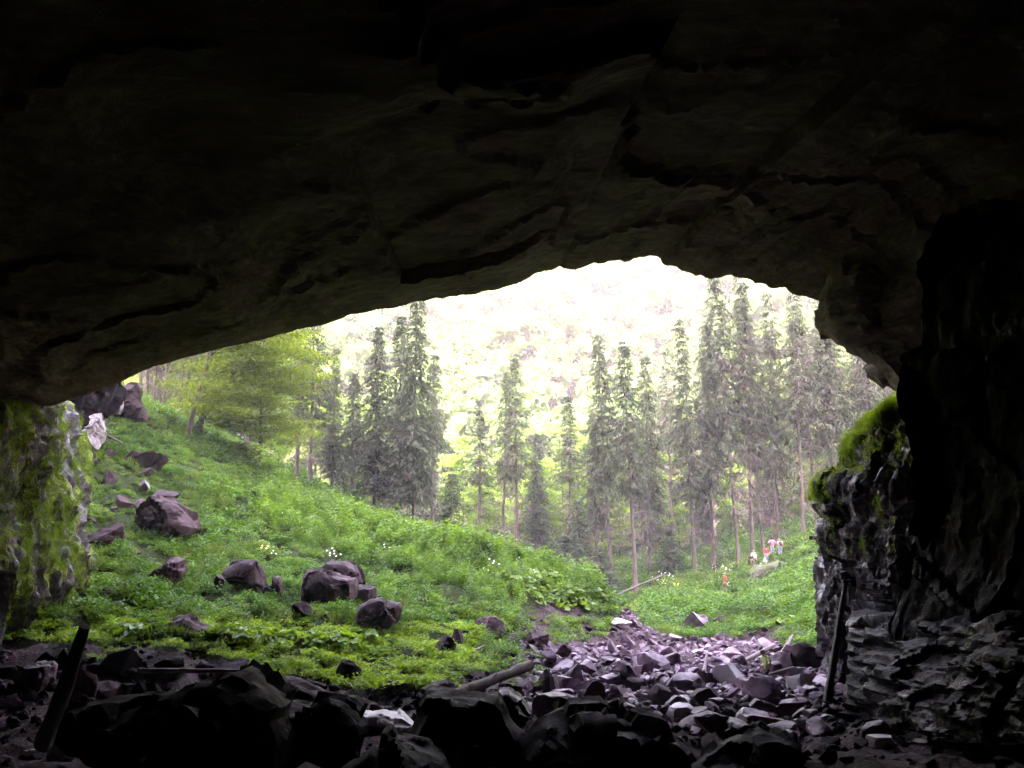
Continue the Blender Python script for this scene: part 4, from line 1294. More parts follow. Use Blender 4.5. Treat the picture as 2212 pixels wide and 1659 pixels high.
# ------------------------------------------------------------------ trees
def tube(pts, radii, sides=7):
    pts = np.asarray(pts, float)
    n = len(pts)
    t = np.gradient(pts, axis=0)
    t /= np.linalg.norm(t, axis=1)[:, None] + 1e-9
    ref = np.array([0.31, 0.77, 0.1])
    u = np.cross(t, ref)
    u /= np.linalg.norm(u, axis=1)[:, None] + 1e-9
    w = np.cross(t, u)
    a = np.linspace(0, 2 * np.pi, sides, endpoint=False)
    ringv = pts[:, None, :] + (u[:, None, :] * np.cos(a)[None, :, None] + w[:, None, :] * np.sin(a)[None, :, None]) * np.asarray(radii)[:, None, None]
    v = ringv.reshape(-1, 3)
    f = []
    for i in range(n - 1):
        for j in range(sides):
            k2 = (j + 1) % sides
            f.append((i * sides + j, i * sides + k2, (i + 1) * sides + k2, (i + 1) * sides + j))
    return v, np.array(f)

def join(parts):
    V, Fc, o = [], [], 0
    for v, f in parts:
        V.append(v)
        Fc.append(f + o)
        o += len(v)
    return np.concatenate(V), np.concatenate(Fc)

def spruce(seed, Ht=26.0, Rd=2.3, bare=0.25, dens=1.0, thin=1.0, deadlo=0.12):
    """meshes of a spruce: trunk, hanging green crown, grey dead branches"""
    rs = np.random.RandomState(seed)
    zt = np.linspace(0, Ht, 14)
    ox = np.cumsum(rs.normal(size=14)) * 0.03
    tr = tube(np.stack([ox, ox * 0.5, zt], -1), 0.21 * (1 - zt / Ht * 0.93) * (1 + 0.35 * np.exp(-zt / 0.6)), 8)
    base, dirs, ln, wd_ = [], [], [], []
    z0 = bare * Ht
    stems = []
    while z0 < Ht - 0.3:
        rel = (Ht - z0) / (Ht * (1 - bare))
        rmax = Rd * min(1.0, 0.12 + 1.15 * rel ** 0.75) * rs.uniform(0.75, 1.1)
        nb = rs.randint(5, 8)
        a0 = rs.uniform(0, 6.28)
        for b in range(nb):
            if rs.uniform() < 0.10: continue
            a = a0 + 6.2832 * b / nb + rs.normal() * 0.25
            L = rmax * rs.uniform(0.6, 1.15)
            nst = max(3, int(L / 0.26 * dens))
            t = (np.arange(nst) + rs.uniform(0, 1, nst)) / nst
            t = 0.12 + 0.88 * t
            bz = z0 + 0.12 * L * t - 0.5 * L * t * t * rs.uniform(0.6, 1.2)
            bx, by = np.cos(a) * L * t, np.sin(a) * L * t
            pt = np.stack([bx, by, bz], -1)
            stems.append(tube(np.stack([np.cos(a) * L * np.array([0, .5, 1]), np.sin(a) * L * np.array([0, .5, 1]), z0 + np.array([0, 0.06 - .125, .12 - .5]) * L], -1), [0.035, 0.025, 0.01], 3))
            for rep in range(5):
                da = a + rs.normal(size=nst) * 1.0
                dz = -0.9 - rs.uniform(0, 0.9, nst) * (0.6 + rel)
                if rep == 4: dz = -0.25 + rs.normal(size=nst) * 0.2
                dd = np.stack([np.cos(da), np.sin(da), dz], -1)
                dd /= np.linalg.norm(dd, axis=1)[:, None]
                base.append(pt + rs.normal(size=(nst, 3)) * 0.06)
                dirs.append(dd)
                ln.append(rs.uniform(0.35, 0.85, nst) * (0.6 + 0.5 * rel))
                wd_.append(rs.uniform(0.045, 0.09, nst) * thin)
        z0 += rs.uniform(0.38, 0.62) * (0.75 + 0.35 * rel)
    cr = leaves(np.concatenate(base), np.concatenate(dirs), np.concatenate(ln), np.concatenate(wd_), 0.03, rs)
    # leader
    base, dirs, ln, wd_ = [], [], [], []
    zd = deadlo * Ht
    dst = []
    while zd < (bare + 0.30) * Ht:
        for b in range(rs.randint(2, 5)):
            a = rs.uniform(0, 6.28)
            L = Rd * rs.uniform(0.35, 0.95)
            tt_ = np.linspace(0, 1, 4)
            pts = np.stack([np.cos(a) * L * tt_, np.sin(a) * L * tt_, zd - 0.35 * L * tt_ ** 2], -1)
            dst.append(tube(pts, [0.028, 0.02, 0.015, 0.006], 3))
            n = int(9 * dens)
            t = rs.uniform(0.15, 1, n)
            pt = np.stack([np.cos(a) * L * t, np.sin(a) * L * t, zd - 0.35 * L * t * t], -1)
            da = a + rs.normal(size=n) * 1.2
            dd = np.stack([np.cos(da), np.sin(da), -0.8 - rs.uniform(0, 1.5, n)], -1)
            dd /= np.linalg.norm(dd, axis=1)[:, None]
            base.append(pt)
            dirs.append(dd)
            ln.append(rs.uniform(0.25, 0.7, n))
            wd_.append(rs.uniform(0.03, 0.07, n))
        zd += rs.uniform(0.2, 0.5)
    dv = join(dst + [leaves(np.concatenate(base), np.concatenate(dirs), np.concatenate(ln), np.concatenate(wd_), 0.02, rs)])
    mt_ = mesh_np('trunk', *tr, smooth=True)
    mt_.materials.append(M['bark'])
    mc_ = mesh_np('crown', *join([cr] + stems))
    mc_.materials.append(M['needle'])
    md_ = mesh_np('dead_branches', *dv)
    md_.materials.append(M['dead'])
    return Ht, Rd, mt_, mc_, md_

SPR = [spruce(1, 26, 2.2, 0.16, 1.5, 1.3, 0.02), spruce(2, 26, 2.0, 0.32, 1.3, 1.2, 0.12), spruce(3, 26, 2.1, 0.40, 1.2, 1.2, 0.16), spruce(4, 26, 1.8, 0.45, 0.9, 1.0, 0.12), spruce(5, 14, 2.2, 0.06, 1.2, 1.2, 0.02)]

_d = SPR[2]
_t = _d[2].copy()
_t.materials.clear()
_t.materials.append(M['bark2'])
SPR.append((_d[0], _d[1], _t, _d[3], _d[4]))
SPR.append(spruce(16, 26, 1.7, 0.5, 0.8, 1.0, 0.1))
SPR.append(spruce(17, 26, 2.3, 0.28, 1.3, 1.3, 0.05))

def place_spruce(var, px, py, d, top, wpx, label, lean=0.0, name='spruce_tree', seed=0, group='spruces outside the cave'):
    """base pixel, depth, pixel height of the tip, crown width in pixels"""
    Ht, Rd, a, b, c = SPR[var]
    base = at(px, py, d)
    base[2] = ground_z(np.array([base[0]]), np.array([base[1]]))[0] - 0.1
    tipz = at(px, top, d)[2]
    h = tipz - base[2]
    e = empty(name, base, rz=seed * 1.7)
    w = wpx * 1.15 / F * d / 2
    e.scale = (w / Rd * (0.85 + 0.3 * ((seed * 37) % 11) / 10), w / Rd * (0.85 + 0.3 * ((seed * 53) % 11) / 10), h / Ht)
    if lean:
        e.rotation_mode = 'XYZ'
        e.rotation_euler = (0, lean, 0)
        e.rotation_euler = (Matrix.Rotation(lean, 3, 'Y') @ Matrix.Rotation(seed * 1.7, 3, 'Z')).to_euler()
    for nm, m_ in (('trunk', a), ('crown', b), ('dead_branches', c)):
        o = obj(nm, m_, None, e)
        if nm == 'trunk':
            k = 0.9 * (w / Rd)
            o.scale = (1 / max(0.7, w / Rd),) * 2 + (1,)
    tag(e, label, 'tree', group)
    return e

spr = [
    (0, 892, 1167, 84, 600, 118, 'tallest dark spruce left of centre, tip hidden by the arch', 0.0),
    (0, 808, 1130, 86, 700, 86, 'spruce with a visible tip just left of the tallest one', 0.0),
    (0, 858, 1150, 89, 676, 84, 'spruce squeezed between the tallest one and its left neighbour', 0.0),
    (1, 669, 1070, 88, 610, 84, 'dark spruce right behind the yellow-green maple', 0.0),
    (0, 716, 1060, 93, 745, 62, 'short-topped spruce at the right of the one behind the maple', 0.0),
    (3, 1085, 1217, 97, 800, 62, 'thin sparse spruce in the centre, left one of the pair', 0.02),
    (3, 1117, 1232, 95, 760, 72, 'thin sparse spruce in the centre, right one of the pair', -0.01),
    (2, 1320, 1270, 94, 715, 90, 'leaning spruce with bare trunk right of centre', -0.035),
    (2, 1374, 1284, 92, 728, 88, 'spruce with light green mid-crown and long bare trunk', -0.03),
    (1, 1500, 1197, 96, 680, 88, 'spruce with a full crown midway to the right trees', -0.03),
    (2, 1595, 1195, 97, 575, 118, 'tall spruce with a long pale bare trunk, left of the people', -0.045),
    (1, 1648, 1150, 99, 560, 96, 'spruce right behind the tall pale-trunked one', -0.05),
    (1, 1762, 1045, 100, 620, 88, 'spruce whose foot is hidden by the lower buttress moss', -0.05),
    (2, 1822, 990, 101, 600, 92, 'slim-trunked spruce above the buttress shoulder', -0.06),
    (1, 1866, 930, 104, 640, 70, 'spruce just above the moss of the buttress top', -0.03),
    (1, 1934, 880, 102, 640, 60, 'spruce trunk squeezed against the right rim of the arch', -0.06),
    (1, 1440, 1200, 122, 800, 62, 'pale distant spruce between the bare-trunked ones', 0.0),
    (4, 975, 1182, 86, 1016, 84, 'young spruce at the right foot of the tallest spruce', 0.0),
    (4, 1250, 1230, 100, 1075, 84, 'young bushy spruce in the dark hollow', 0.0),
    (4, 1170, 1235, 102, 1090, 80, 'young spruce right of the central pair', 0.0),
    (4, 1665, 1165, 110, 1010, 84, 'young spruce behind the group of people', 0.0),
    (4, 1520, 1215, 110, 1060, 90, 'low spruce behind the bare-trunked spruce, mid right', 0.0),
    (4, 735, 1085, 88, 980, 54, 'small grey young spruce left of the central trio', 0.0),
    (4, 1445, 1240, 98, 1140, 60, 'small fir growing beside the fallen log', 0.0),
    (6, 1230, 1235, 103, 850, 70, 'slim spruce left of the leaning spruce, tip at mid height'),
    (7, 1405, 1260, 100, 760, 80, 'spruce right behind the light green spruce'),
    (6, 1455, 1225, 106, 720, 74, 'slender spruce left of the full-crowned one'),
    (7, 1540, 1200, 97, 690, 84, 'spruce in front of the dim one left of the pale trunk'),
    (6, 1625, 1180, 98, 600, 90, 'slim spruce beside the tall pale trunk, crown under the arch'),
    (7, 1680, 1150, 100, 620, 92, 'full spruce above the group of people'),
    (6, 1735, 1120, 99, 620, 84, 'slim grey spruce left of the buttress moss'),
    (7, 1800, 1070, 100, 610, 92, 'full spruce behind the buttress shoulder'),
    (6, 1880, 1000, 101, 640, 80, 'slim spruce over the buttress top'),
    (7, 1160, 1230, 100, 930, 70, 'half-grown spruce right of the thin central pair'),
    (6, 1035, 1210, 98, 880, 64, 'slim spruce left of the thin central pair'),
    (7, 760, 1100, 92, 800, 70, 'half-grown spruce left of the central trio'),
    (6, 640, 1060, 90, 640, 70, 'slim spruce at the right edge of the maples'),
    (6, 935, 1180, 92, 760, 70, 'slim spruce at the right flank of the tallest one'),
    (7, 1290, 1255, 104, 900, 66, 'half-grown spruce just left of the leaning trunk'),
    (1, 1545, 1190, 120, 640, 84, 'dim spruce showing left of the tall pale trunk'),
    (1, 1790, 1020, 124, 600, 84, 'far spruce between the two slim trunks above the buttress'),
    (1, 1905, 930, 126, 640, 76, 'far spruce just inside the right rim of the arch'),
    (4, 1600, 1185, 120, 980, 110, 'bushy shaded spruce at the foot of the tall pale trunk'),
    (4, 1720, 1110, 118, 960, 110, 'bushy shaded spruce above the group of people'),
    (4, 1790, 1060, 120, 930, 110, 'bushy shaded spruce behind the lower moss cushion'),
    (4, 1390, 1240, 112, 1050, 100, 'bushy shaded spruce behind the light green spruce'),
    (4, 1330, 1245, 116, 1060, 90, 'bushy shaded spruce behind the leaning spruce'),
    (4, 920, 1185, 104, 1010, 100, 'shaded young spruce right behind the tallest trunk'),
    (4, 840, 1160, 104, 1000, 90, 'shaded young spruce behind the left neighbour trunk'),
    (4, 1060, 1220, 112, 1070, 90, 'shaded young spruce left of the thin central pair'),
    (4, 320, 885, 106, 770, 90, 'dark young spruce among the left forest trunks, by the rock outcrop'),
    (4, 375, 905, 108, 780, 100, 'dark young spruce among the left forest trunks, midway'),
    (4, 425, 925, 106, 800, 100, 'dark young spruce behind the large maple trunk'),
    (4, 480, 960, 104, 830, 110, 'dark young spruce half hidden by the maple foliage'),
    (4, 1190, 1262, 84, 1165, 90, 'dark bushy spruce rising right behind the bank crest, left one'),
    (4, 1250, 1280, 88, 1170, 100, 'dark bushy spruce rising behind the bank crest, middle one'),
    (4, 1300, 1290, 92, 1190, 84, 'dark bushy spruce behind the lower end of the bank crest'),
    (4, 1225, 1270, 94, 1150, 100, 'dark spruce thicket deeper in the hollow behind the crest'),
    (7, 300, 880, 98, 520, 100, 'full dark spruce above the brown rock outcrop'),
    (7, 350, 895, 102, 520, 100, 'full dark spruce behind the thin leftmost trunks'),
    (7, 395, 915, 99, 520, 100, 'full dark spruce behind the leaning forest trunk'),
    (7, 450, 945, 97, 520, 100, 'full dark spruce shading the back of the maple'),
    (5, 312, 884, 96, 540, 60, 'dark forest trunk right beside the brown rock outcrop', 0.02),
    (5, 344, 890, 100, 540, 60, 'dark forest trunk behind the thin leftmost ones', 0.01),
    (5, 365, 905, 104, 540, 60, 'dim forest trunk deep in the left forest, middle', 0.02),
    (5, 405, 920, 100, 540, 60, 'dim forest trunk behind the leaning grey trunk', 0.03),
    (5, 420, 925, 108, 540, 60, 'farthest forest trunk left of the large maple', 0.0),
    (5, 330, 892, 88, 560, 64, 'thin forest trunk at the top of the left slope, leftmost', 0.0),
    (5, 352, 905, 92, 560, 60, 'thin forest trunk second from the rock face', 0.03),
    (5, 385, 925, 88, 560, 60, 'thin leaning forest trunk left of the maple', 0.05),
]
SPR_RS = np.random.RandomState(5)
for k, row in enumerate(spr):
    place_spruce(*row[:7], lean=(row[7] if len(row) > 7 else 0.0), seed=k)

def deciduous(seed, Ht, Rd, z_lo, n, leaf, mat, bark='bark2', flat=0.35, limbs=14, trunk_r=0.16, lean=(0, 0), bias=None):
    rs = np.random.RandomState(seed)
    zt = np.linspace(0, Ht * 0.95, 10)
    wob = np.cumsum(rs.normal(size=(10, 2)), 0) * 0.05
    cx_ = np.stack([wob[:, 0] + lean[0] * zt, wob[:, 1] + lean[1] * zt, zt], -1)
    parts = [tube(cx_, trunk_r * (1 - zt / Ht * 0.9) * (1 + 0.4 * np.exp(-zt / 0.4)), 7)]
    cl = []
    for k in range(limbs):
        f = z_lo + (0.95 - z_lo) * (k + rs.uniform(0, 1)) / limbs
        zz = f * Ht
        o = np.array([np.interp(zz, zt, cx_[:, 0]), np.interp(zz, zt, cx_[:, 1]), zz])
        a = rs.uniform(0, 6.28) if bias is None else rs.normal() * bias
        prof = math.sin(math.pi * min(1, 0.18 + 0.82 * (f - z_lo) / (1 - z_lo))) ** 0.6
        L = Rd * prof * rs.uniform(0.75, 1.15)
        t = np.linspace(0, 1, 6)
        pts = o + np.stack([np.cos(a) * L * t, np.sin(a) * L * t, 0.35 * L * t - 0.25 * L * t * t], -1) + np.cumsum(rs.normal(size=(6, 3)), 0) * 0.04 * L
        parts.append(tube(pts, trunk_r * 0.42 * (1 - 0.85 * t), 5))
        for j in range(7):
            tt_ = rs.uniform(0.3, 1.05)
            i0 = min(4, int(tt_ * 5))
            c = pts[i0] + (pts[i0 + 1] - pts[i0]) * (tt_ * 5 - i0)
            off = rs.normal(size=3) * np.array([0.35, 0.35, 0.14]) * L * 0.45
            cl.append((c + off, L * rs.uniform(0.11, 0.24)))
            parts.append(tube(np.stack([c, c + off * 0.9]), [trunk_r * 0.09, trunk_r * 0.03], 3))
    per = n // len(cl)
    base, dirs = [], []
    for c, r in cl:
        b = c + rs.normal(size=(per, 3)) * np.array([r, r, r * flat])
        base.append(b)
        d = rs.normal(size=(per, 3)) * np.array([1, 1, 0.45]) + np.array([0, 0, -0.25])
        dirs.append(d / np.linalg.norm(d, axis=1)[:, None])
    base, dirs = np.concatenate(base), np.concatenate(dirs)
    m = len(base)
    lv = leaves(base, dirs, leaf * rs.uniform(0.7, 1.3, m), leaf * 0.75 * rs.uniform(0.7, 1.2, m), 0.08, rs)
    mt_ = mesh_np('trunk', *join(parts), smooth=True)
    mt_.materials.append(M[bark])
    mc_ = mesh_np('crown', *lv)
    mc_.materials.append(M[mat])
    return mt_, mc_

def place_tree(ms, loc, label, rz=0.0, sc=1.0, name='beech_tree', group='leafy trees outside the cave'):
    e = empty(name, loc, rz)
    e.scale = (sc, sc, sc)
    obj('trunk', ms[0], None, e)
    obj('crown', ms[1], None, e)
    tag(e, label, 'tree', group)
    return e

def on_ground(px, py, d):
    p = at(px, py, d)
    p[2] = ground_z(np.array([p[0]]), np.array([p[1]]))[0] - 0.05
    return p

place_tree(deciduous(31, 16.0, 6.6, 0.10, 46000, 0.21, 'maple', 'bark2', 0.14, 44, 0.24, (0.10, -0.01), 0.95), on_ground(428, 950, 77), 'large yellow-green maple spreading on the left slope', 0.0, 1.0, 'maple_tree')
place_tree(deciduous(35, 14.0, 4.2, 0.10, 26000, 0.2, 'maple', 'bark2', 0.14, 32, 0.16, (0.02, 0.0)), on_ground(560, 1030, 80), 'second yellow-green maple right of the large one, foliage to the ground', 1.4, 1.0, 'maple_tree')
place_tree(deciduous(32, 16, 2.6, 0.62, 7000, 0.2, 'maple', 'bark', 0.3, 18, 0.2, (0.19, 0), 0.9), on_ground(400, 966, 73), 'leaning grey trunk in front of the large maple', 0.0, 1.0, 'maple_tree')
place_tree(deciduous(33, 4.4, 1.4, 0.4, 1400, 0.15, 'beech', 'bark2', 0.35, 9, 0.05, (0.1, 0)), on_ground(576, 1082, 72), 'slender leaning sapling on the meadow crest, below the maples', 0.3, 1.0, 'sapling')
BE = [deciduous(40 + k, 14, 3.2, 0.12, 14000, 0.24, 'beech', 'bark2', 0.4, 24, 0.13) for k in range(3)]
be = [(1150, 1225, 108, 11, 'leafy beech in the centre gap, right of the thin pair'), (1215, 1235, 112, 13, 'leafy beech left of the leaning spruce'), (1040, 1215, 105, 9, 'small beech at the edge of the central herbs'),
      (1270, 1240, 118, 15, 'pale leafy beech behind the leaning spruce'), (1420, 1230, 116, 14, 'leafy beech between the bare-trunked spruces'), (1560, 1190, 122, 15, 'bright beech behind the tall pale trunk'),
      (1680, 1120, 124, 15, 'bright beech behind the young spruce and people'), (1740, 1080, 122, 14, 'beech glowing between right-hand trunks'), (1840, 1000, 124, 14, 'beech behind the buttress moss'),
      (770, 1130, 104, 8, 'small beech left of the central spruce trio'), (1000, 1190, 112, 10, 'beech at the right of the tallest spruce'), (350, 900, 120, 14, 'beech inside the left forest'), (480, 960, 100, 15, 'beech behind the large maple'),
      (540, 1000, 96, 16, 'beech just behind the second maple'), (430, 940, 98, 17, 'tall beech behind the leaning grey trunk'), (310, 880, 115, 15, 'beech at the left end of the forest edge'), (1640, 1150, 130, 17, 'beech deep in the right-hand forest, by the pale trunk'), (1790, 1040, 132, 17, 'beech deep in the right-hand forest, above the buttress'), (1480, 1215, 128, 14, 'beech behind the full-crowned spruce'), (680, 1080, 110, 14, 'beech behind the dark spruce by the maples'), (1180, 1240, 124, 12, 'beech behind the young spruces in the hollow'), (1090, 1230, 122, 11, 'beech behind the thin central pair'), (880, 1180, 116, 10, 'beech behind the tallest spruce'),
      (1130, 1232, 114, 7, 'low beech bush behind the thin central pair'),
      (1200, 1238, 110, 6, 'low bright beech bush in the hollow'),
      (1300, 1250, 112, 7, 'low beech bush left of the leaning spruce foot'),
      (1470, 1225, 106, 7, 'low beech bush by the full-crowned spruce foot'),
      (1580, 1195, 112, 8, 'low beech bush left of the tall pale trunk foot'),
      (1640, 1160, 112, 8, 'low beech bush above the people'),
      (1710, 1110, 110, 8, 'low beech bush left of the buttress moss'),
      (1770, 1075, 112, 9, 'low beech bush behind the lower moss cushion'),
      (960, 1190, 106, 6, 'low beech bush behind the young spruce'),
      (800, 1140, 100, 5, 'low beech bush left of the trio trunks'),
      (740, 1105, 100, 6, 'low beech bush behind the small grey spruce'),
      (1010, 1200, 120, 13, 'sunlit beech beyond the tallest spruce'),
      (1120, 1230, 126, 15, 'sunlit beech beyond the thin pair'),
      (1240, 1240, 128, 16, 'sunlit beech beyond the hollow'),
      (1380, 1230, 126, 15, 'sunlit beech beyond the bare trunks'),
      (780, 1130, 122, 14, 'sunlit beech beyond the spruce trio'),
      (1520, 1200, 128, 17, 'sunlit beech beyond the right spruces'),
      (600, 1040, 106, 13, 'beech between the maples and the dark spruce'), (280, 880, 118, 13, 'beech above the pale rock face'), (1910, 930, 126, 13, 'beech behind the right rim of the arch'), (1340, 1250, 108, 7, 'low beech between the two bare trunks')]
for k, (px_, py_, d_, h_, lb) in enumerate(be):
    place_tree(BE[k % 3], on_ground(px_, py_, d_), lb, k * 1.3, h_ / 14.0)

# forest of the sunlit hillside: a far-off mass
def far_crown(seed, n=1000, leaf=0.62):
    rs_ = np.random.RandomState(seed)
    parts = []
    tall = 1.0 + 0.5 * (seed % 2)
    cl = []
    for k in range(13):
        c = rs_.normal(size=3) * np.array([1.3, 1.3, 1.6 * tall]) + np.array([0, 0, 6.0])
        r = rs_.uniform(0.9, 1.7)
        cl.append((c, r))
        v, f = ico(2)
        q_ = v * (1 + 0.45 * fbm(v * 1.6 + seed * 7 + k, 3))[:, None] * r
        parts.append((q_ + c, f[:, [0, 1, 2, 2]]))
    b, d = [], []
    for c, r in cl:
        m = n // 13
        u = rs_.normal(size=(m, 3))
        u /= np.linalg.norm(u, axis=1)[:, None]
        b.append(c + u * r * rs_.uniform(0.85, 1.2, (m, 1)))
        u = u + rs_.normal(size=(m, 3)) * 0.8
        d.append(u / np.linalg.norm(u, axis=1)[:, None])
    lv = leaves(np.concatenate(b), np.concatenate(d), leaf * rs_.uniform(0.5, 1.1, len(b) * m), leaf * 0.6, 0.1, rs_)
    tv, tf = tube(np.array([(0, 0, -1), (0, 0, 7.5)]), [0.22, 0.1], 5)
    b_ = bmesh.new()
    V, Fc = join([(v, f[:, :3]) for v, f in parts])
    LV, LF = join([lv, (tv, tf)])
    LF3 = np.concatenate([LF[:, [0, 1, 2]], LF[:, [0, 2, 3]]])
    V2, F2 = join([(V, Fc), (LV, LF3)])
    b_.free()
    return mesh_np('far_tree', V2, F2, smooth=False)
n = 2300
y = 132 + 230 * rs.uniform(0, 1, n) ** 1.15
x = rs.uniform(-0.62, 0.68, n) * y
P = np.stack([x, y, ground_z(x, y)], -1)
scatter('hillside_forest', P, np.stack([np.zeros(n), np.zeros(n), rs.uniform(0, 6.28, n)], -1), rs.uniform(0.7, 1.45, n), rs.randint(0, 4, n), [(far_crown(k), M['farleaf']) for k in range(4)],
        'sunlit forest covering the steep hillside behind', 'forest')

# ------------------------------------------------------------------ logs and poles
def log(p0, p1, r0, r1, label, mat='log', name='log', bend=0.02, seed=0, stub=0):
    p0, p1 = np.asarray(p0, float), np.asarray(p1, float)
    rs_ = np.random.RandomState(seed)
    n = 16
    t = np.linspace(0, 1, n)
    L = np.linalg.norm(p1 - p0)
    pts = p0 + (p1 - p0) * t[:, None] + np.cumsum(rs_.normal(size=(n, 3)), 0) * bend * L / n
    rr = (r0 + (r1 - r0) * t) * (1 + rs_.normal(size=n) * 0.06)
    pts2 = np.concatenate([pts[:1], pts, pts[-1:]])
    rr2 = np.concatenate([[0.001], rr, [0.001]])
    pts2[0] -= (p1 - p0) / L * 0.01
    pts2[-1] += (p1 - p0) / L * 0.01
    parts = [tube(pts2, rr2, 10)]
    for k in range(stub):
        i = rs_.randint(3, n - 3)
        dr = rs_.normal(size=3)
        dr /= np.linalg.norm(dr)
        parts.append(tube(np.stack([pts[i], pts[i] + dr * (rr[i] + 0.2)]), [rr[i] * 0.25, rr[i] * 0.1], 5))
    c = (p0 + p1) / 2
    v, f = join(parts)
    o = obj(name, mesh_np(name, v - c, f, smooth=True, sharp=50), M[mat])
    o.location = c
    tag(o, label, 'log')
    return o
log(at(95, 1610, 27.0), at(184, 1352, 25.5), 0.27, 0.13, 'dark leaning log with a broken tip, at the left foreground', 'wetlog', seed=1, stub=1)
log(at(300, 1448, 33.5), at(575, 1450, 34.0), 0.085, 0.075, 'thin straight log lying level behind the huge black boulder', seed=2, bend=0.005)
log(at(965, 1508, 29.5), at(1145, 1434, 34.5), 0.15, 0.17, 'thick log propped on the black flat-topped block', seed=3, stub=2, bend=0.03)
log(at(1787, 1518, 33.6), at(1826, 1262, 35.0), 0.15, 0.08, 'dark pole leaning against the buttress', 'wetlog', seed=4, bend=0.01, stub=1)
log(at(1540, 1492, 42.6), at(1715, 1442, 43.6), 0.06, 0.06, 'slim pole lying across the rocks behind the lime-shirted person', seed=5, bend=0.005)
log(at(1606, 1430, 49), at(1672, 1394, 52), 0.12, 0.1, 'grey log among the rocks at the foot of the right bank', seed=6)
log(at(1520, 1452, 46), at(1527, 1414, 47.5), 0.09, 0.07, 'short pale post of wood between the streambed rocks', seed=7)
log(at(1318, 1292, 88), at(1434, 1243, 93), 0.13, 0.09, 'fallen trunk lying up the right bank under the bare spruces', 'wetlog', seed=8)
log(at(1310, 1308, 78), at(1336, 1297, 79), 0.16, 0.12, 'short pale log end at the far edge of the streambed', 'log', seed=9)
log(at(1012, 1412, 44), at(1046, 1395, 45.5), 0.06, 0.05, 'small broken branch on the bank gravel', seed=10)
log(at(233, 942, 62), at(264, 957, 62), 0.07, 0.07, 'short grey stick on the upper left slope', seed=11)
log(at(1690, 1412, 50), at(1712, 1372, 52), 0.14, 0.06, 'rusty brown stump of wood by the right bank', 'log', 'stump', seed=12)

# ------------------------------------------------------------------ people
SK = mat_plain('skin', (0.42, 0.26, 0.2), (0.5, 0.32, 0.25))
def skin_obj(name, verts, edges, radii, mat, parent=None, root=0, sub=2):
    me = bpy.data.meshes.new(name)
    me.from_pydata([tuple(v) for v in verts], edges, [])
    me.materials.append(mat)
    o = bpy.data.objects.new(name, me)
    C.objects.link(o)
    o.modifiers.new('skin', 'SKIN')
    for i, sv_ in enumerate(me.skin_vertices[0].data):
        r = radii[i]
        sv_.radius = r if isinstance(r, tuple) else (r, r)
        sv_.use_root = (i == root)
    o.modifiers[0].use_smooth_shade = True
    s_ = o.modifiers.new('sub', 'SUBSURF')
    s_.levels = s_.render_levels = sub
    if parent is not None: o.parent = parent
    return o

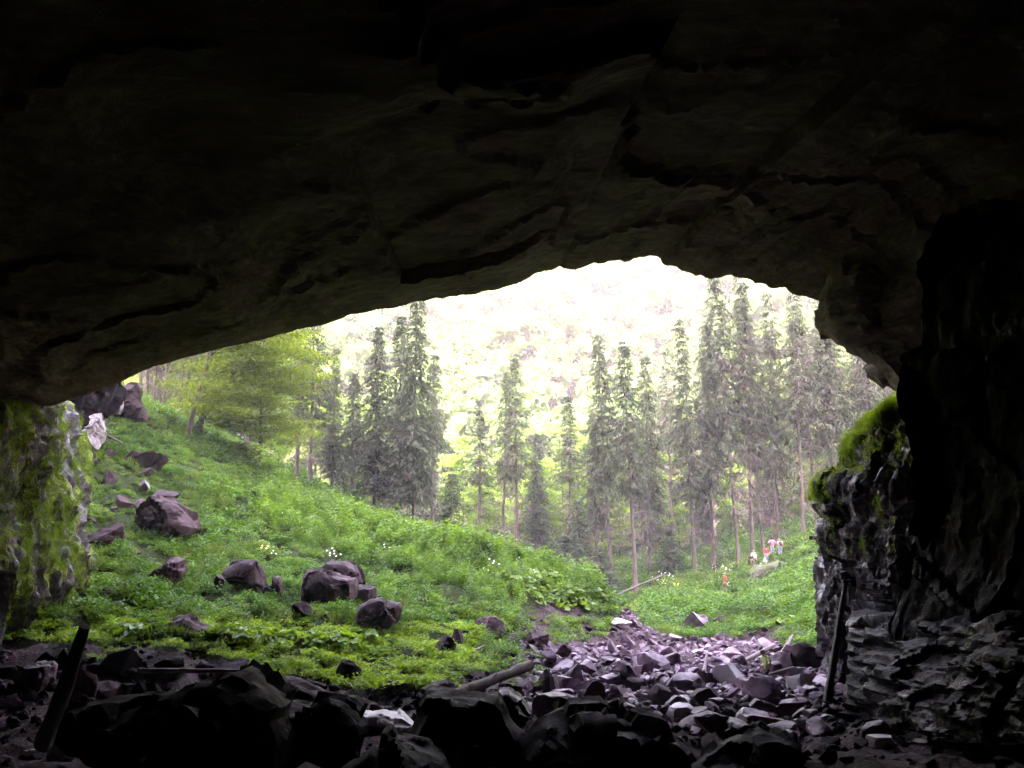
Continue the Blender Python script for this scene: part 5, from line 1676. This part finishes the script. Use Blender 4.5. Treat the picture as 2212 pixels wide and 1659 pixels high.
def person(loc, yaw, label, shirt, trousers, hair, J=None, hat=None, pack=None, ht=1.72, sleeves='short'):
    k = ht / 1.72
    j = dict(pelvis=(0, 0, .95), waist=(0, 0, 1.08), chest=(0, 0.01, 1.30), neck=(0, 0.0, 1.47), chin=(0, 0.015, 1.53), head=(0, 0.02, 1.62), crown=(0, 0.0, 1.70),
             sl=(-.185, 0, 1.41), el=(-.25, -.02, 1.13), wl=(-.24, .08, .90), sr=(.185, 0, 1.41), er=(.25, -.02, 1.13), wr=(.24, .08, .90),
             hl=(-.095, 0, .90), kl=(-.105, .03, .50), al=(-.11, -.02, .09), tl=(-.12, .14, .04), hr=(.095, 0, .90), kr=(.105, .03, .50), ar=(.11, -.02, .09), tr=(.12, .14, .04))
    if J: j.update(J)
    j = {a: np.array(b, float) * k for a, b in j.items()}
    names = list(j)
    V = [j[a] for a in names]
    I = {a: i for i, a in enumerate(names)}
    rad = dict(pelvis=(.13, .10), waist=(.115, .085), chest=(.14, .10), neck=.052, chin=.062, head=(.076, .092), crown=.055, sl=.058, el=.04, wl=.027, sr=.058, er=.04, wr=.027,
               hl=.082, kl=.055, al=.036, tl=.03, hr=.082, kr=.055, ar=.036, tr=.03)
    Rr = [tuple(x * k for x in (rad[a] if isinstance(rad[a], tuple) else (rad[a], rad[a]))) for a in names]
    E = [('pelvis', 'waist'), ('waist', 'chest'), ('chest', 'neck'), ('neck', 'chin'), ('chin', 'head'), ('head', 'crown'), ('chest', 'sl'), ('sl', 'el'), ('el', 'wl'), ('chest', 'sr'), ('sr', 'er'), ('er', 'wr'),
         ('pelvis', 'hl'), ('hl', 'kl'), ('kl', 'al'), ('al', 'tl'), ('pelvis', 'hr'), ('hr', 'kr'), ('kr', 'ar'), ('ar', 'tr')]
    E = [(I[a], I[b]) for a, b in E]
    # nose, ears
    hd = j['head']
    for off, r in (((0, .095, -.005), .013), ((-.08, 0, 0), .016), ((.08, 0, 0), .016)):
        V.append(hd + np.array(off) * k)
        Rr.append((r * k, r * k))
        E.append((I['head'], len(V) - 1))
    # hands: palm, four fingers, thumb
    for s_, a, b in ((-1, 'el', 'wl'), (1, 'er', 'wr')):
        d = j[b] - j[a]
        d /= np.linalg.norm(d)
        side = np.cross(d, [1.0, 0, 0.0])
        side /= np.linalg.norm(side)
        nrm = np.cross(side, d)
        V.append(j[b] + d * .06 * k)
        Rr.append((.03 * k, .018 * k))
        pi = len(V) - 1
        E.append((I[b], pi))
        for q_, (sd, L_) in enumerate(((-.027, .07), (-.009, .085), (.009, .08), (.027, .065))):
            m0 = j[b] + d * (.06 + L_ * .55) * k + side * sd * 1.1 * k
            m1 = j[b] + d * (.06 + L_) * k + side * sd * 1.15 * k - nrm * s_ * .02 * k
            V += [m0, m1]
            Rr += [(.009 * k,) * 2, (.007 * k,) * 2]
            E += [(pi, len(V) - 2), (len(V) - 2, len(V) - 1)]
        V.append(j[b] + d * .05 * k + side * .055 * k)
        Rr.append((.01 * k,) * 2)
        E.append((pi, len(V) - 1))
    o = skin_obj('person', V, E, Rr, SK, None, I['pelvis'], 1)
    o.location = loc
    o.rotation_euler = (0, 0, yaw)
    tag(o, label, 'person')
    def part(name, chain, radii, mat):
        nm = list(dict.fromkeys(x for c_ in chain for x in c_))
        vs, rr_ = [], []
        for x in nm:
            if isinstance(x, tuple):
                vs.append(j[x[0]] + (j[x[1]] - j[x[0]]) * x[2])
            else:
                vs.append(j[x])
            r = radii[x]
            rr_.append(tuple(y_ * k for y_ in (r if isinstance(r, tuple) else (r, r))))
        ii = {x: i for i, x in enumerate(nm)}
        return skin_obj(name, vs, [(ii[a], ii[b]) for a, b in chain], rr_, mat, o, 0, 2)
    e0, e1 = ('el', 'wl', .55 if sleeves == 'long' else .05), ('er', 'wr', .55 if sleeves == 'long' else .05)
    part('shirt', [('pelvis', 'waist'), ('waist', 'chest'), ('chest', ('chest', 'neck', .75)), ('chest', 'sl'), ('sl', 'el'), ('el', e0), ('chest', 'sr'), ('sr', 'er'), ('er', e1)],
         {'pelvis': (.165, .13), 'waist': (.15, .118), 'chest': (.172, .128), ('chest', 'neck', .75): .075, 'sl': .085, 'el': .062, e0: .055, 'sr': .085, 'er': .062, e1: .055}, shirt)
    part('trousers', [(('pelvis', 'waist', .3), 'pelvis'), ('pelvis', 'hl'), ('hl', 'kl'), ('kl', 'al'), ('pelvis', 'hr'), ('hr', 'kr'), ('kr', 'ar')],
         {('pelvis', 'waist', .3): (.15, .115), 'pelvis': (.155, .12), 'hl': .105, 'kl': .078, 'al': .064, 'hr': .105, 'kr': .078, 'ar': .064}, trousers)
    for a, t_ in (('al', 'tl'), ('ar', 'tr')):
        part('shoe', [((a, t_, -.3), a), (a, t_)], {(a, t_, -.3): .045, a: .055, t_: .045}, DARKSHOE)
    # hair or cap: a shell over the upper back of the head
    b = bmesh.new()
    bmesh.ops.create_icosphere(b, subdivisions=3, radius=1.0)
    for f_ in [f_ for f_ in b.faces if f_.calc_center_median().z < (-0.05 if not hat else 0.1) and (f_.calc_center_median().y > -0.25 or hat)]:
        b.faces.remove(f_)
    bmesh.ops.delete(b, geom=[v_ for v_ in b.verts if not v_.link_faces], context='VERTS')
    me = bpy.data.meshes.new('hair')
    b.to_mesh(me)
    b.free()
    me.materials.append(hat or hair)
    hobj = bpy.data.objects.new('cap' if hat else 'hair', me)
    C.objects.link(hobj)
    hobj.parent = o
    hobj.location = hd + np.array([0, -.012, .012]) * k
    hobj.scale = (.098 * k, .115 * k, .105 * k)
    sm = hobj.modifiers.new('solid', 'SOLIDIFY')
    sm.thickness = 0.08
    for p_ in me.polygons: p_.use_smooth = True
    if hat:
        v, f = grid = (np.array([(x_ * .085, .07 + y_ * .11, -.012 * y_ - .03 * x_ * x_) for y_ in (0, .5, 1) for x_ in (-1, -.5, 0, .5, 1)]) * k, grid_faces(3, 5))
        br = obj('cap_brim', mesh_np('cap_brim', v + hd + np.array([0, 0, .04]) * k, f, True), hat, o)
        br.modifiers.new('solid', 'SOLIDIFY').thickness = 0.012
    if pack:
        p, f = rock_shape(901, 3, 2, 0.01)
        bp = obj('backpack', mesh_np('backpack', p * np.array([.15, .09, .22]) * k, f, True), pack, o)
        bp.location = j['chest'] + np.array([0.04, -.20, -.05]) * k
    return o

DARKSHOE = mat_plain('dark_shoe', (0.03, 0.025, 0.025))
def cloth(n, a, b=None, sc=12): return mat_plain(n, a, b, sc, 0.9)
def pgrd(px, d):
    x_ = EYE[0] + ray(px, 1250.0)[0] * d
    return np.array([x_, d, ground_z(np.array([x_]), np.array([d]))[0]])
red, lime = cloth('red_cloth', (0.55, 0.05, 0.035)), cloth('lime_cloth', (0.45, 0.52, 0.22), (0.55, 0.62, 0.3))
khaki, jeans, darkc = cloth('khaki_cloth', (0.2, 0.14, 0.1)), cloth('denim', (0.16, 0.2, 0.32), (0.3, 0.36, 0.5)), cloth('dark_cloth', (0.03, 0.025, 0.03))
brown_h, grey_h = cloth('brown_hair', (0.04, 0.025, 0.02)), cloth('grey_hair', (0.25, 0.22, 0.21))
person(pgrd(1566, RED_D) + np.array([0, 0, 0.22]), R(60), 'person in a red T-shirt and khaki trousers stepping along the bank path', red, khaki, grey_h,
       dict(kl=(-.1, .22, .56), al=(-.11, .10, .20), tl=(-.12, .25, .14), er=(.30, -.05, 1.15), wr=(.42, .08, .98)))
lx = pgrd(1649, 42.6)
person(lx + np.array([0, 0, -0.08]), R(115), 'person in a lime-green top and dark shorts picking a way through the streambed rocks', lime, darkc, grey_h,
       dict(waist=(0, .03, 1.08), chest=(0, .10, 1.29), neck=(0, .17, 1.45), chin=(0, .2, 1.51), head=(0, .22, 1.59), crown=(0, .22, 1.67), sl=(-.185, .1, 1.40), sr=(.185, .1, 1.40),
            el=(-.36, .12, 1.18), wl=(-.40, .34, 1.10), er=(.26, -.06, 1.14), wr=(.28, .06, .90), kl=(-.12, .30, .62), al=(-.13, .22, .26), tl=(-.14, .37, .24), kr=(.12, .08, .50)), sleeves='long')
person(pgrd(1630, 93.5), R(200), 'person in a white long-sleeved shirt and dark trousers, left of the resting group', cloth('white_cloth', (0.7, 0.7, 0.75)), darkc, grey_h, sleeves='long')
person(pgrd(1620, 93.0), R(210), 'person in dark clothes and a pale cap bending beside the white-shirted one', darkc, cloth('brown_cloth', (0.07, 0.03, 0.03)), brown_h,
       dict(waist=(0, .08, 1.02), chest=(0, .26, 1.14), neck=(0, .40, 1.22), chin=(0, .44, 1.25), head=(0, .50, 1.30), crown=(0, .53, 1.37), sl=(-.185, .27, 1.2), sr=(.185, .27, 1.2),
            el=(-.24, .34, .95), wl=(-.2, .42, .75), er=(.24, .34, .95), wr=(.2, .42, .75)), hat=cloth('pale_cap', (0.55, 0.5, 0.5)))
person(pgrd(1658, 94.5), R(170), 'dark-haired person in a crimson top and blue jeans, in the middle of the group', cloth('crimson_cloth', (0.5, 0.05, 0.09)), jeans, brown_h, ht=1.62)
person(pgrd(1671, 95.5) + np.array([0, 0, 0.15]), R(10), 'tallest person in a mauve shirt and jeans, seen among the group', cloth('mauve_cloth', (0.42, 0.16, 0.32)), jeans, brown_h, dict(el=(-.34, -.1, 1.2), wl=(-.2, .06, 1.04), er=(.34, -.1, 1.2), wr=(.2, .06, 1.04)), ht=1.82)
person(pgrd(1688, 94.5), R(350), 'person in a checked lilac shirt carrying a maroon backpack, right end of the group', cloth('checked_cloth', (0.28, 0.25, 0.42), (0.6, 0.58, 0.7), 30), jeans, grey_h,
       dict(chest=(0, .07, 1.28), neck=(0, .12, 1.43), chin=(0, .15, 1.49), head=(0, .18, 1.57), crown=(0, .19, 1.65)), pack=cloth('maroon_cloth', (0.2, 0.03, 0.06)), ht=1.66)
def bag(loc, label):
    p, f = rock_shape(905, 3, 3, 0.06)
    p = p * np.array([.2, .14, .26]) * (1 - 0.3 * np.clip(p[:, 2:], 0, 1))
    o = empty('carrier_bag', loc)
    obj('bag_body', mesh_np('bag_body', p, f, True), M['petal'], o)
    for sx_ in (-1, 1):
        t = np.linspace(0, np.pi, 9)
        obj('handle', mesh_np('handle', *tube(np.stack([np.cos(t) * .07, np.full(9, .04 * sx_), .2 + np.sin(t) * .14], -1), np.full(9, .012), 5), smooth=True), M['petal'], o)
    tag(o, label, 'bag', 'white bags of the resting group')
bag(pgrd(1645, 90.5) + np.array([0, 0, .9]), 'white bag resting on the mossy boulder')
bag(pgrd(1654, 93.6) + np.array([0, 0, .5]), 'white bag hanging beside the crimson-topped person')

# ------------------------------------------------------------------ haze
def haze_box():
    b = bmesh.new()
    bmesh.ops.create_cube(b, size=1.0)
    me = bpy.data.meshes.new('haze')
    for v in b.verts:
        v.co = Vector((v.co.x * 690, -275 + (v.co.y + 0.5) * 705, -22 + (v.co.z + 0.5) * 200))
    b.to_mesh(me)
    b.free()
    m, N, L = nodes('thin_air_haze')
    pv_ = N.new('ShaderNodeVolumePrincipled')
    pv_.inputs['Color'].default_value = (0.96, 0.93, 0.98, 1)
    pv_.inputs['Density'].default_value = 0.0008
    pv_.inputs['Anisotropy'].default_value = 0.0
    o = N.new('ShaderNodeOutputMaterial')
    L.new(pv_.outputs[0], o.inputs['Volume'])
    h = obj('haze', me, m)
    tag(h, 'thin pale haze in the air over the valley', 'haze', kind='stuff')
haze_box()
